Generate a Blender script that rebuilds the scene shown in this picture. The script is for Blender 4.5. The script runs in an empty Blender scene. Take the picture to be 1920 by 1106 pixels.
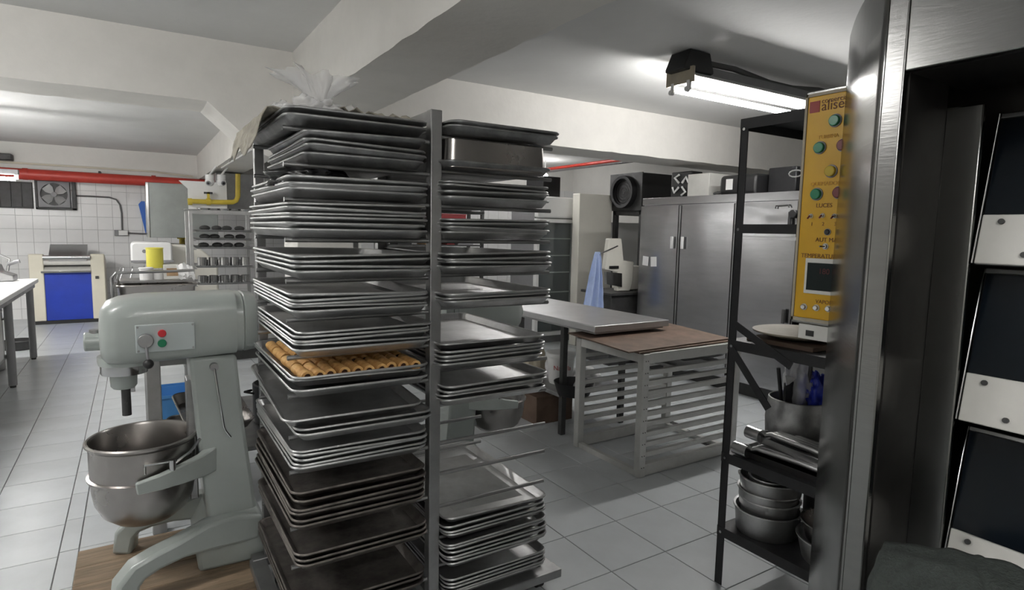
import bpy, bmesh, math, random
from mathutils import Vector, Matrix, noise
rnd = random.Random(7)
scene = bpy.context.scene
col = scene.collection
R = math.radians
# ------------------------------------------------------------------ camera
FPX, YAW, PITCH, ROLL, CAMH = 1123.09, R(32.255), R(6.066), R(1.132), 1.45
fw = Vector((math.sin(YAW)*math.cos(PITCH), math.cos(YAW)*math.cos(PITCH), -math.sin(PITCH)))
rt0 = Vector((math.cos(YAW), -math.sin(YAW), 0)); up0 = rt0.cross(fw)
rt = math.cos(ROLL)*rt0 + math.sin(ROLL)*up0
up = -math.sin(ROLL)*rt0 + math.cos(ROLL)*up0
CAM = Vector((0, 0, CAMH))
cam = bpy.data.cameras.new('camera'); camo = bpy.data.objects.new('camera', cam); col.objects.link(camo)
cam.sensor_width = 36; cam.lens = FPX/1920*36; cam.clip_start = .02
camo.matrix_world = Matrix(((rt.x, up.x, -fw.x, 0), (rt.y, up.y, -fw.y, 0), (rt.z, up.z, -fw.z, CAMH), (0, 0, 0, 1)))
scene.camera = camo
def U(x, y, ax, v):
    """photo pixel -> point where its ray meets the plane ax = v"""
    d = fw + rt*((x-960)/FPX) - up*((y-553)/FPX)
    i = 'XYZ'.index(ax)
    return CAM + d*((v-CAM[i])/d[i])
def PX(p):
    q = Vector(p)-CAM; z = q.dot(fw)
    return (960+FPX*q.dot(rt)/z, 553-FPX*q.dot(up)/z, z)
# ------------------------------------------------------------------ world, exposure (tubes are built with their fixtures)
w = bpy.data.worlds.new('world'); scene.world = w; w.use_nodes = True
w.node_tree.nodes['Background'].inputs[0].default_value = (.8, .85, .9, 1)
w.node_tree.nodes['Background'].inputs[1].default_value = .02
vs = scene.view_settings
vs.view_transform = 'Standard'; vs.look = 'None'; vs.gamma = 1; vs.use_curve_mapping = False
vs.exposure = 0.36
TUBE = 85.0           # emission of the fluorescent tubes
# ------------------------------------------------------------------ materials
MATS = {}
def mat(name, colr, rough=.5, metal=0., noise_amt=0., nscale=8., bump=0., bscale=40., emit=None, trans=0., alpha=1., dark=None, aniso=None, coat=0., ior=None):
    if name in MATS: return MATS[name]
    m = bpy.data.materials.new(name); m.use_nodes = True; MATS[name] = m
    nt = m.node_tree; b = nt.nodes['Principled BSDF']
    b.inputs['Base Color'].default_value = (*colr, 1); b.inputs['Roughness'].default_value = rough
    b.inputs['Metallic'].default_value = metal
    if coat: b.inputs['Coat Weight'].default_value = coat; b.inputs['Coat Roughness'].default_value = .1
    if trans: b.inputs['Transmission Weight'].default_value = trans
    if ior: b.inputs['IOR'].default_value = ior
    if alpha < 1: b.inputs['Alpha'].default_value = alpha
    if emit: b.inputs['Emission Color'].default_value = (*emit[0], 1); b.inputs['Emission Strength'].default_value = emit[1]
    tc = nt.nodes.new('ShaderNodeTexCoord'); mp = nt.nodes.new('ShaderNodeMapping')
    nt.links.new(tc.outputs['Object'], mp.inputs[0])
    if aniso: mp.inputs['Scale'].default_value = aniso
    if noise_amt:
        n = nt.nodes.new('ShaderNodeTexNoise'); n.inputs['Scale'].default_value = nscale; n.inputs['Detail'].default_value = 6
        n.inputs['Roughness'].default_value = .65
        nt.links.new(mp.outputs[0], n.inputs['Vector'])
        mx = nt.nodes.new('ShaderNodeMix'); mx.data_type = 'RGBA'
        d = dark or tuple(c*(1-noise_amt) for c in colr)
        mx.inputs[6].default_value = (*d, 1); mx.inputs[7].default_value = (*colr, 1)
        rp = nt.nodes.new('ShaderNodeMapRange'); rp.inputs[1].default_value = .3; rp.inputs[2].default_value = .62
        nt.links.new(n.outputs['Fac'], rp.inputs[0]); nt.links.new(rp.outputs[0], mx.inputs[0])
        nt.links.new(mx.outputs[2], b.inputs['Base Color'])
        rr = nt.nodes.new('ShaderNodeMapRange'); rr.inputs[3].default_value = min(1, rough*1.25); rr.inputs[4].default_value = rough*.85
        nt.links.new(n.outputs['Fac'], rr.inputs[0]); nt.links.new(rr.outputs[0], b.inputs['Roughness'])
    if bump:
        n2 = nt.nodes.new('ShaderNodeTexNoise'); n2.inputs['Scale'].default_value = bscale; n2.inputs['Detail'].default_value = 4
        nt.links.new(mp.outputs[0], n2.inputs['Vector'])
        bp = nt.nodes.new('ShaderNodeBump'); bp.inputs['Strength'].default_value = bump; bp.inputs['Distance'].default_value = .01
        nt.links.new(n2.outputs['Fac'], bp.inputs['Height']); nt.links.new(bp.outputs[0], b.inputs['Normal'])
    return m
M = dict(
 wall=mat('painted_wall', (.78, .77, .74), .7, 0, .06, 3, .12, 30),
 beam=mat('painted_beam', (.80, .78, .74), .7, 0, .06, 4, .2, 25),
 ceil=mat('painted_ceiling', (.72, .72, .71), .75, 0, .05, 2, .12, 30),
 tile=mat('floor_tile_glaze', (.52, .545, .56), .32, 0, .12, 3, .02, 6),
 grout=mat('grout', (.16, .16, .16), .9, 0, .3, 20),
 wtile=mat('wall_tile_glaze', (.80, .80, .80), .25, 0, .05, 4),
 wgrout=mat('wall_grout', (.42, .42, .42), .9),
 alu=mat('aluminium_tray', (.62, .62, .62), .40, 1, .28, 7, .03, 60),
 alud=mat('worn_aluminium_tray', (.44, .44, .44), .42, 1, .45, 9, .05, 60),
 burnt=mat('burnt_steel_tray', (.20, .18, .165), .48, .8, .6, 12, .08, 80),
 steel=mat('brushed_steel', (.50, .50, .50), .28, 1, .12, 5, .03, 30, aniso=(1, 1, 12)),
 steels=mat('polished_steel', (.55, .55, .55), .16, 1, .08, 4),
 steeld=mat('dull_steel', (.36, .36, .36), .4, 1, .25, 6, .03, 40),
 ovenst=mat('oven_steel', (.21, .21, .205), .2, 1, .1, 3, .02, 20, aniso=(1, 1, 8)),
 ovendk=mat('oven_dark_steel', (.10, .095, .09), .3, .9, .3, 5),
 galv=mat('rack_aluminium', (.46, .46, .455), .42, .85, .2, 8),
 lowrk=mat('pale_rack_paint', (.58, .58, .56), .42, .35, .15, 8),
 rack=mat('rack_steel', (.36, .36, .36), .38, .9, .2, 8),
 mixer=mat('grey_green_enamel', (.37, .405, .385), .3, 0, .1, 4, .02, 40, coat=.3),
 bowl=mat('bowl_steel', (.38, .36, .345), .27, 1, .15, 5),
 black=mat('black_plastic', (.012, .012, .013), .45),
 blackp=mat('black_paint', (.02, .02, .022), .5, .2, .3, 20),
 bagb=mat('black_bag', (.008, .008, .009), .25, 0, 0, 8, .4, 25),
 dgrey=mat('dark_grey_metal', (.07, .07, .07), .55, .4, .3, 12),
 mgrey=mat('mid_grey_plastic', (.25, .25, .26), .5, 0, .1, 8),
 cream=mat('cream_enamel', (.74, .70, .58), .35, 0, .06, 5),
 cream2=mat('pale_cream_enamel', (.76, .74, .67), .4, 0, .06, 5),
 white=mat('white_plastic', (.80, .80, .79), .4, 0, .04, 6),
 whitep=mat('white_enamel_plate', (.74, .73, .69), .35, 0, .12, 6),
 paper=mat('paper', (.82, .82, .82), .8),
 blue=mat('blue_panel', (.012, .045, .42), .35, 0, .15, 5),
 bluel=mat('blue_board', (.03, .14, .55), .4),
 bluec=mat('light_blue_crate', (.08, .28, .62), .45),
 cloth=mat('pale_blue_cloth', (.42, .52, .78), .85, 0, .12, 12, .2, 60),
 rag=mat('dirty_rag', (.45, .42, .35), .9, 0, .5, 14, .3, 60),
 towel=mat('dark_towel', (.045, .055, .05), .95, 0, .35, 40, .5, 160),
 red=mat('red_pipe_paint', (.50, .045, .03), .4, 0, .2, 6),
 redp=mat('red_plastic', (.55, .02, .03), .35),
 redd=mat('dark_red_plastic', (.15, .012, .014), .4),
 green=mat('green_button', (.004, .19, .085), .3),
 yel=mat('yellow_enamel', (.66, .37, .003), .38, 0, .08, 5),
 yelp=mat('yellow_pipe_paint', (.62, .47, .06), .4, 0, .15, 8),
 yelb=mat('yellow_bucket', (.72, .66, .10), .4),
 amber=mat('amber_lens', (.55, .40, .03), .15, coat=.5),
 ink=mat('panel_ink', (.16, .06, .01), .6),
 inkl=mat('faded_ink', (.55, .28, .03), .6),
 logo=mat('logo_red', (.30, .04, .03), .5),
 glass=mat('clear_glass', (.9, .95, .95), .03, 0, trans=1., ior=1.45),
 dglass=mat('dark_oven_glass', (.006, .009, .013), .15, 0, .3, 4, ior=1.3),
 screen=mat('controller_screen', (.012, .018, .018), .35, ior=1.25),
 led=mat('led_digits', (.09, .006, .006), .4),
 wood=mat('worn_wood', (.27, .195, .125), .7, 0, .5, 3, .3, 20, aniso=(1, 9, 9)),
 brown=mat('rusty_board', (.135, .085, .058), .55, 0, .45, 6, .1, 30),
 board=mat('beige_board', (.44, .39, .30), .6, 0, .25, 6),
 card=mat('cardboard', (.42, .28, .16), .8, 0, .15, 10),
 pastry=mat('golden_pastry', (.80, .50, .19), .6, 0, .55, 22, .4, 60, dark=(.50, .22, .06)),
 filling=mat('dark_filling', (.06, .02, .01), .5),
 bag=mat('clear_plastic_bag', (.92, .92, .92), .2, 0, 0, 8, .4, 14, alpha=.45),
 bluebag=mat('blue_plastic', (.03, .05, .45), .25, 0, 0, 8, .5, 20),
 tube=mat('fluorescent_tube', (1, 1, 1), .5, emit=((1, .985, .96), TUBE)),
 tabtop=mat('matt_steel_top', (.50, .50, .51), .36, 1, .12, 5),
 fridge=mat('fridge_steel', (.36, .36, .37), .24, 1, .12, 3, .02, 20, aniso=(1, 1, 6)),
 plate2=mat('switch_plate_paint', (.47, .52, .52), .35),
 hoodm=mat('hood_steel', (.33, .35, .34), .35, .9, .12, 5),
 rub=mat('rubber', (.03, .03, .03), .7),
 cable=mat('grey_conduit', (.12, .12, .12), .5),
 sheetblk=mat('dark_canopy_panel', (.05, .045, .045), .6),
)
# ------------------------------------------------------------------ mesh helpers
class MB:
    def __init__(s): s.v = []; s.f = []
    def add(s, vs_, fs):
        o = len(s.v); s.v += [Vector(v) for v in vs_]; s.f += [tuple(i+o for i in f) for f in fs]; return s
    def box(s, lo, hi, m=None):
        x0, y0, z0 = lo; x1, y1, z1 = hi
        vs_ = [Vector(p) for p in ((x0,y0,z0),(x1,y0,z0),(x1,y1,z0),(x0,y1,z0),(x0,y0,z1),(x1,y0,z1),(x1,y1,z1),(x0,y1,z1))]
        if m: vs_ = [m @ p for p in vs_]
        return s.add(vs_, [(3,2,1,0),(4,5,6,7),(0,1,5,4),(1,2,6,5),(2,3,7,6),(3,0,4,7)])
    def cyl(s, p0, p1, r0, r1=None, n=16, caps=True):
        p0 = Vector(p0); p1 = Vector(p1); r1 = r0 if r1 is None else r1
        d = (p1-p0).normalized(); a = d.orthogonal().normalized(); b = d.cross(a)
        vs_ = []
        for p, r in ((p0, r0), (p1, r1)):
            for i in range(n):
                t = 2*math.pi*i/n; vs_.append(p+a*(r*math.cos(t))+b*(r*math.sin(t)))
        fs = [(i, (i+1) % n, n+(i+1) % n, n+i) for i in range(n)]
        if caps: fs += [tuple(range(n-1, -1, -1)), tuple(range(n, 2*n))]
        return s.add(vs_, fs)
    def tube(s, path, r, n=10, caps=True, closed=False):
        path = [Vector(p) for p in path]; k = len(path); rings = []
        prev = None
        for i, p in enumerate(path):
            if closed: d = path[(i+1) % k]-path[i-1]
            else: d = path[min(i+1, k-1)]-path[max(i-1, 0)]
            d.normalize()
            a = d.orthogonal().normalized() if prev is None else (prev-d*prev.dot(d)).normalized()
            prev = a; b = d.cross(a); rr = r[i] if isinstance(r, (list, tuple)) else r
            rings.append([p+a*(rr*math.cos(2*math.pi*j/n))+b*(rr*math.sin(2*math.pi*j/n)) for j in range(n)])
        return s.loft(rings, closed=closed, caps=caps)
    def loft(s, rings, closed=False, caps=True):
        n = len(rings[0]); k = len(rings); vs_ = [p for r in rings for p in r]; fs = []
        for i in range(k if closed else k-1):
            a = i*n; b = ((i+1) % k)*n
            for j in range(n): fs.append((a+j, a+(j+1) % n, b+(j+1) % n, b+j))
        if caps and not closed: fs += [tuple(range(n-1, -1, -1)), tuple(range((k-1)*n, k*n))]
        return s.add(vs_, fs)
    def lathe(s, prof, c=(0, 0, 0), n=32, axis='Z'):
        c = Vector(c); rings = []
        for r, z in prof:
            ring = []
            for i in range(n):
                t = 2*math.pi*i/n; q = (r*math.cos(t), r*math.sin(t), z)
                if axis == 'X': q = (q[2], q[0], q[1])
                if axis == 'Y': q = (q[1], q[2], q[0])
                ring.append(c+Vector(q))
            rings.append(ring)
        return s.loft(rings)
    def prism(s, poly, d0, d1, axis='Y'):
        """2-D polygon extruded along axis; poly in the two other axes (in XYZ order)"""
        def P(a, b, t): return {'X': (t, a, b), 'Y': (a, t, b), 'Z': (a, b, t)}[axis]
        n = len(poly); vs_ = [P(a, b, d0) for a, b in poly]+[P(a, b, d1) for a, b in poly]
        return s.add(vs_, [tuple(range(n-1, -1, -1)), tuple(range(n, 2*n))]+[(i, (i+1) % n, n+(i+1) % n, n+i) for i in range(n)])
    def bar(s, path, w_, h_):
        """rectangular section swept along a path, h_ kept upright (lists allowed)"""
        path = [Vector(p) for p in path]; k = len(path); rings = []
        for i, p in enumerate(path):
            d = (path[min(i+1, k-1)]-path[max(i-1, 0)]).normalized()
            a = d.cross(Vector((0, 0, 1)))
            if a.length < .05: a = Vector((0, 1, 0))
            a.normalize(); b = a.cross(d)
            ww = w_[i] if isinstance(w_, (list, tuple)) else w_; hh = h_[i] if isinstance(h_, (list, tuple)) else h_
            rings.append([p-a*ww/2-b*hh/2, p+a*ww/2-b*hh/2, p+a*ww/2+b*hh/2, p-a*ww/2+b*hh/2])
        return s.loft(rings)
    def sphere(s, c, r, n=14, k=8, sc=(1, 1, 1)):
        c = Vector(c); rings = []
        for i in range(k+1):
            t = math.pi*i/k; rr = max(1e-4, math.sin(t))*r
            rings.append([c+Vector((rr*math.cos(2*math.pi*j/n)*sc[0], rr*math.sin(2*math.pi*j/n)*sc[1], -r*math.cos(t)*sc[2])) for j in range(n)])
        return s.loft(rings)
    def build(s, name, m, parent=None, bevel=0., smooth=40, loc=None, subs=0):
        me = bpy.data.meshes.new(name); me.from_pydata([tuple(v) for v in s.v], [], s.f); me.update()
        bm = bmesh.new(); bm.from_mesh(me); bmesh.ops.recalc_face_normals(bm, faces=bm.faces); bm.to_mesh(me); bm.free()
        me.materials.append(M[m] if isinstance(m, str) else m)
        if smooth:
            me.polygons.foreach_set('use_smooth', [True]*len(me.polygons)); me.set_sharp_from_angle(angle=R(smooth))
        o = bpy.data.objects.new(name, me); col.objects.link(o)
        if parent: o.parent = parent
        if loc is not None: o.location = loc
        if bevel:
            b = o.modifiers.new('bevel', 'BEVEL'); b.width = bevel; b.segments = 2; b.limit_method = 'ANGLE'; b.angle_limit = R(40)
        if subs:
            b = o.modifiers.new('subd', 'SUBSURF'); b.levels = subs; b.render_levels = subs
        return o
def tag(o, label, cat=None, group=None, kind=None):
    o['label'] = label
    if cat: o['category'] = cat
    if group: o['group'] = group
    if kind: o['kind'] = kind
    return o
def empty(name, label, cat, loc=(0, 0, 0), rz=0., group=None):
    o = bpy.data.objects.new(name, None); o.empty_display_size = .1; col.objects.link(o); o.location = loc; o.rotation_euler = (0, 0, rz)
    return tag(o, label, cat, group)
def struct(o, label=None):
    o['kind'] = 'structure'
    if label: o['label'] = label
    return o
def copy_tree(o, parent=None):
    c = o.copy(); col.objects.link(c)
    if parent: c.parent = parent
    for ch in [x for x in bpy.data.objects if x.parent == o]: copy_tree(ch, c)
    return c
def shift(mb, v):
    v = Vector(v); mb.v = [p-v for p in mb.v]; return mb
def one(mb, name, m, label, cat, group=None, base=None, **k):
    """one-mesh thing, its origin moved to base"""
    if base is None:
        xs = [p.x for p in mb.v]; ys = [p.y for p in mb.v]; base = ((min(xs)+max(xs))/2, (min(ys)+max(ys))/2, min(p.z for p in mb.v))
    shift(mb, base); o = mb.build(name, m, None, loc=base, **k); return tag(o, label, cat, group)
def B(lo, hi): return MB().box(lo, hi)
def text_mesh(body, size, m, name='lettering', parent=None, mw=None):
    cu = bpy.data.curves.new(name, 'FONT'); cu.body = body; cu.size = size; cu.extrude = .0004; cu.align_x = 'LEFT'
    t = bpy.data.objects.new('tmp', cu); col.objects.link(t)
    me = bpy.data.meshes.new_from_object(t.evaluated_get(bpy.context.evaluated_depsgraph_get()))
    bpy.data.objects.remove(t)
    o = bpy.data.objects.new(name, me); col.objects.link(o); me.materials.clear(); me.materials.append(M[m])
    if mw is not None: me.transform(mw)
    if parent: o.parent = parent
    return o
ORD = ['first', 'second', 'third', 'fourth', 'fifth', 'sixth', 'seventh', 'eighth', 'ninth', 'tenth', 'eleventh', 'twelfth', 'thirteenth', 'fourteenth']
def nth(i, n):
    if n == 1: return 'only'
    return 'top' if i == 0 else ('bottom' if i == n-1 else ORD[i]+' from top')
# ================================================================== THE SETTING
XL, XR, YF, YB, ZC = -4.2, 6.9, -1.6, 11.4, 2.6
fl = struct(B((XL, YF, -.12), (XR, YB, -.004)).build('floor', 'grout', smooth=0), 'pale grey square tile floor with dark grout lines')
def tile_mesh(sx, sy, th, bv, m, name, axis='Z'):
    mb = MB(); a, b = sx/2, sy/2
    rings = [[(-a, -b, -th), (a, -b, -th), (a, b, -th), (-a, b, -th)], [(-a, -b, -bv), (a, -b, -bv), (a, b, -bv), (-a, b, -bv)],
             [(-a+bv, -b+bv, 0), (a-bv, -b+bv, 0), (a-bv, b-bv, 0), (-a+bv, b-bv, 0)]]
    mb.loft([[Vector(p) for p in r] for r in rings])
    if axis == 'Y':   # facing -Y
        mb.v = [Vector((p.x, -p.z, p.y)) for p in mb.v]
    me = bpy.data.meshes.new(name); me.from_pydata([tuple(v) for v in mb.v], [], mb.f); me.update(); me.materials.append(M[m])
    return me
cells = []
i = 0
XJ = -.335
for k in range(-24, 24):           # right zone
    x0 = 2.338+.325*k; x1 = x0+.325
    if x1 <= XJ+.01 or x0 > XR: continue
    x0 = max(x0, XJ); x1 = min(x1, XR)
    for j in range(-12, 30):
        y0 = 2.163+.3375*j; y1 = y0+.3375
        if y0 < YF or y1 > YB+.3: continue
        cells.append((x0, x1, y0, min(y1, YB)))
for k in range(0, 12):
    x1 = XJ-.325*k; x0 = x1-.325
    for j in range(-14, 26):
        y0 = 3.138+.3355*j; y1 = y0+.3355
        if y0 < YF or y1 > YB+.3: continue
        cells.append((x0, x1, y0, min(y1, YB)))
G = .0042
def seen(c):
    n = 0
    for a, b in ((c[0], c[2]), (c[1], c[2]), (c[1], c[3]), (c[0], c[3]), ((c[0]+c[1])/2, (c[2]+c[3])/2)):
        p = PX((a, b, 0))
        if p[2] > .3 and -10 < p[0] < 1930 and 420 < p[1] < 1116: n += 1
    return n
vis = sorted([c for c in cells if seen(c)], key=lambda c: PX(((c[0]+c[1])/2, (c[2]+c[3])/2, 0))[2])
vis = [c for c in vis if not (c[0] > 3.6 and c[3] > 4.2) and not (c[1] > 5.4)][:298]
visset = set(vis); tmesh = {}
for c in vis:
    sx = round(c[1]-c[0]-G, 4); sy = round(c[3]-c[2]-G, 4)
    if (sx, sy) not in tmesh: tmesh[(sx, sy)] = tile_mesh(sx, sy, .02, .0015, 'tile', 'floor_tile')
    o = bpy.data.objects.new('floor_tile', tmesh[(sx, sy)]); col.objects.link(o); o.parent = fl
    o.location = ((c[0]+c[1])/2, (c[2]+c[3])/2, rnd.uniform(-.0006, .0004))
rest = MB()
for c in cells:
    if c not in visset: rest.box((c[0]+G/2, c[2]+G/2, -.02), (c[1]-G/2, c[3]-G/2, 0))
o = rest.build('floor_tiles', 'tile', fl, smooth=0); o['kind'] = 'stuff'
struct(B((XL, YF, ZC), (XR, YB, ZC+.12)).build('ceiling', 'ceil', smooth=0), 'pale painted concrete ceiling')
BX0, BX1, BY0, BY1, ZB = .94, 1.35, 4.27, 4.72, 2.2
def roughbox(lo, hi, amp=.004, step=.12):
    """beam box with slightly uneven plaster edges along its length"""
    mb = MB(); ax = 0 if hi[0]-lo[0] > hi[1]-lo[1] else 1; n = int((hi[ax]-lo[ax])/step); rings = []
    for i in range(n+1):
        t = lo[ax]+(hi[ax]-lo[ax])*i/n
        def P(a, z, s):
            j = Vector((noise.noise((t*7, s, 1)), noise.noise((t*7, s, 5)), 0))*amp*2
            return Vector((t, a+j.x, z+j.y)) if ax == 0 else Vector((a+j.x, t, z+j.y))
        a0, a1 = (lo[1], hi[1]) if ax == 0 else (lo[0], hi[0])
        rings.append([P(a0, lo[2], 1), P(a1, lo[2], 2), P(a1, hi[2], 3), P(a0, hi[2], 4)])
    return mb.loft(rings)
struct(roughbox((BX0, YF, ZB), (BX1, YB, ZC+.01), .003, .05).build('trim_1', 'beam', smooth=60), 'deep white beam running away under the ceiling above the tray rack')
b2 = roughbox((XL, BY0, ZB+.02), (BX0+.02, BY1, ZC+.01)); b2b = roughbox((BX1-.02, BY0, ZB-.01), (XR, BY1, ZC+.01))
struct(b2.build('trim_2', 'beam', smooth=60), 'white cross beam at the left with a haunch where it meets the long beam')
h = MB().prism([(.41, ZB+.03), (.62, 2.04), (.96, 1.92), (.96, ZB+.03)], BY0+.001, BY1-.001, 'Y'); h.build('haunch', 'beam', bpy.data.objects['trim_2'], smooth=0)
struct(b2b.build('trim_3', 'beam', smooth=60), 'white cross beam at the right lit by the ceiling tube')
struct(B((BX0+.01, BY0+.005, 0), (BX1-.01, BY1-.005, ZB+.02)).build('trim_4', 'beam', smooth=0, bevel=.01), 'square white pillar hidden behind the tray rack')
wb = struct(B((XL, YB, 0), (XR, YB+.15, ZC)).build('wall_back', 'wall', smooth=0), 'white back wall, tiled below the red pipe')
WT = .1985; ZT = 2.14
wm = tile_mesh(WT-.004, WT-.004, .012, .001, 'wtile', 'wall_tile', 'Y'); wr = MB()
gb = B((XL, YB-.006, 0), (XR, YB+.002, ZT)).build('tile_bed', 'wgrout', wb, smooth=0)
for i in range(-12, 24):
    for j in range(0, 11):
        cx = -1.66+WT*(i+.5); cz = ZT-WT*(j+.5)
        if cz < .05: continue
        if -2.2 < cx < 1.2:
            o = bpy.data.objects.new('wall_tile', wm); col.objects.link(o); o.parent = wb; o.location = (cx, YB-.012, cz)
        elif cx-WT/2 > XL and cx+WT/2 < XR: wr.box((cx-WT/2+.002, YB-.012, cz-WT/2+.002), (cx+WT/2-.002, YB, cz+WT/2-.002))
o = wr.build('wall_tiles', 'wtile', wb, smooth=0); o['kind'] = 'stuff'
struct(B((XL-.15, YF, 0), (XL, YB, ZC)).build('wall_left', 'wall', smooth=0), 'plain white left wall')
struct(B((XR, YF, 0), (XR+.15, YB, ZC)).build('wall_right', 'wall', smooth=0), 'plain white right wall')
struct(B((XL, YF-.15, 0), (XR, YF, ZC)).build('wall_front', 'wall', smooth=0), 'plain white wall behind the viewer')
wp = struct(B((2.9, 8.9, 0), (XR, 9.02, ZC)).build('wall_partition', 'wall', smooth=0), 'white partition wall behind the glass door cooler')
wp2 = MB()
for i in range(20):
    for j in range(11):
        x0 = 2.9+.2*i; z0 = .2*j
        if x0+.2 <= XR: wp2.box((x0+.002, 8.89, z0+.002), (x0+.198, 8.9, z0+.198))
o = wp2.build('wall_tiles', 'wtile', wp, smooth=0); o['kind'] = 'stuff'
# ================================================================== LAMPS
def tube_lamp(name, label, p0, length, rz=0., ends=True, two=False):
    """ceiling batten along local +X; p0 = near end, underside of the channel"""
    e = empty(name, label, 'lamp', p0, rz)
    MB().box((0, -.045, 0), (length, .045, .05)).build('channel', 'mgrey', e, bevel=.004)
    for x in (.02, length-.02):
        for s in ((-.035, .035) if two else (0,)):
            MB().box((x-.012, s-.012, -.045), (x+.012, s+.012, 0)).build('lamp_holder', 'white', e, bevel=.003)
    for s in ((-.035, .035) if two else (0,)):
        MB().cyl((.035, s, -.045), (length-.035, s, -.045), .016, n=14).build('tube', 'tube', e)
    return e
# the tube in view, hung on the right-hand ceiling bay
p = U(1262, 128, 'Z', 2.5)
L1 = empty('fluorescent_lamp', 'lit fluorescent tube on a dark batten with a black box, under the ceiling', 'lamp', (2.98, 2.76, 2.47))
MB().box((.02, -.05, 0), (1.66, .05, .055)).build('channel', 'mgrey', L1, bevel=.004)
MB().prism([(-.07, .02), (-.02, .125), (.16, .125), (.2, .02), (.2, 0), (-.07, 0)], -.085, .075, 'Y').build('ballast_box', 'black', L1, bevel=.006)
MB().box((-.02, -.11, -.075), (.0, .11, .02)).build('end_plate', 'board', L1, bevel=.002)
for s in (-.075, .055):
    hk = MB().box((-.022, s-.013, -.12), (-.002, s+.013, -.06)); hk.cyl((-.026, s+.012, -.115), (.002, s+.012, -.115), .016, n=12)
    hk.build('lamp_holder', 'white', L1, bevel=.003)
MB().box((1.64, -.11, -.1), (1.66, .11, .02)).build('end_plate', 'board', L1)
MB().cyl((.0, .055, -.095), (1.64, .055, -.095), .019, n=16).build('tube', 'tube', L1)
MB().prism([(-.10, -.035), (-.06, -.006), (.06, -.006), (.11, -.035), (.11, -.030), (.06, -.001), (-.06, -.001), (-.10, -.030)], .02, 1.63, 'X').build('added_reflector', 'white', L1)  # white plate added to catch the tube's light and widen its glare
MB().tube([(.1, .0, .09), (.5, 0, .10), (.9, .01, .07), (1.2, .02, .075), (1.5, .0, .10), (1.9, -.05, .07), (2.2, -.15, .02)], .02, 8).build('cable', 'cable', L1)
tube_lamp('fluorescent_lamp', 'lit fluorescent tube at the left edge above the white table', U(36, 337, 'Y', 8.)+Vector((0, 0, .05)), 1.25, math.pi, two=True)
def hang(o, zlow):      # two drop rods up to the ceiling
    L = 1.25
    for x in (.2, L-.2):
        MB().cyl((x, 0, .05), (x, 0, ZC-o.location.z), .005, n=6).build('drop_rod', 'mgrey', o)
hang(bpy.data.objects['fluorescent_lamp.001'], 0)
tube_lamp('fluorescent_lamp', 'fluorescent tube on the ceiling of the left bay, out of view', (-2.2, 2.4, 2.55), 1.25, 0, two=True)
tube_lamp('fluorescent_lamp', 'fluorescent tube on the ceiling of the far left bay, out of view', (-2.6, 6.4, 2.55), 1.25, 0, two=True)  # extra unseen lamp, added to brighten the far left bay
tube_lamp('fluorescent_lamp', 'fluorescent tube on the ceiling behind the cross beam at the right', (3.6, 6.6, 2.55), 1.25, 0)
tube_lamp('fluorescent_lamp', 'fluorescent tube over the left aisle, out of view', (-2.4, 4.9, 2.55), 1.25, 0, two=True)  # unseen extra fixture, put in for more light at the left
tube_lamp('fluorescent_lamp', 'fluorescent tube on the ceiling of the near bay behind the viewer', (-.7, -.8, 2.55), 1.25, 0)
# small round lamp far behind the right trays
bp = U(1022, 330, 'Y', 8.0)
e = empty('bulb_lamp', 'small glowing round bulb seen beside the upper right trays', 'lamp', bp)
MB().sphere((0, 0, 0), .045, 14, 10).build('bulb', 'tube', e); MB().cyl((0, 0, .04), (0, 0, ZC-bp.z), .008, n=8).build('stem', 'white', e)
# ================================================================== FAR LEFT CORNER
e = empty('fire_pipe', 'thick red painted pipe along the back wall under the ceiling', 'pipe', (0, 11.1, 2.14))
MB().cyl((XL, 0, .0), (2.6, 0, -.03), .078, n=20).build('pipe', 'red', e)
for x in (-2.5, -1.28, .3, 1.9): MB().cyl((x-.03, 0, -.01), (x+.03, 0, -.01), .084, n=20).build('coupling', 'red', e)
for x in (-3, -.4, 1.4):
    MB().box((x-.015, -.02, .05), (x+.015, .28, .09)).build('bracket', 'dgrey', e)
one(MB().tube([(XL, 11.34, 2.31), (.3, 11.34, 2.29), (.6, 11.3, 2.26), (.86, 11.25, 2.24)], .014, 8), 'cable', 'cream', 'thin pale cable running along the wall above the red pipe', 'cable')
a = U(0, 288, 'Y', 11.3); b = U(24, 301, 'Y', 11.3)
one(B((a.x-.5, 11.2, b.z), (b.x, 11.4, a.z)), 'wall_vent', 'dgrey', 'small dark vent box high on the back wall at the left edge', 'vent', bevel=.01)
# exhaust fan
a = U(66, 336, 'Y', 11.3); b = U(140, 392, 'Y', 11.3); cx = (a.x+b.x)/2-.015; cz = (a.z+b.z)/2
e = empty('exhaust_fan', 'square exhaust fan with four grey blades set in a dark box on the tiled wall', 'fan', (cx, 11.35, cz))
hw = .225
fr = MB()
for lo, hi in (((-hw, -.05, -hw), (hw+.04, .04, -hw+.03)), ((-hw, -.05, hw-.03), (hw+.04, .04, hw)), ((-hw, -.05, -hw), (-hw+.03, .04, hw)), ((hw-.01, -.05, -hw), (hw+.04, .04, hw))): fr.box(lo, hi)
fr.build('housing', 'dgrey', e, bevel=.004)
pl = MB(); n = 32; hs = hw-.035
outer = []; inner = []
for i in range(n):
    t = 2*math.pi*i/n; c, s = math.cos(t), math.sin(t); k = hs/max(abs(c), abs(s)); outer.append(Vector((c*k, -.055, s*k))); inner.append(Vector((c*.165, -.055, s*.165)))
pl.loft([outer, inner, [p+Vector((0, .04, 0)) for p in inner]], caps=False); pl.build('face_plate', 'mgrey', e)
MB().box((-hs, .0, -hs), (hs, .03, hs)).build('back_plate', 'black', e)
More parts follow.
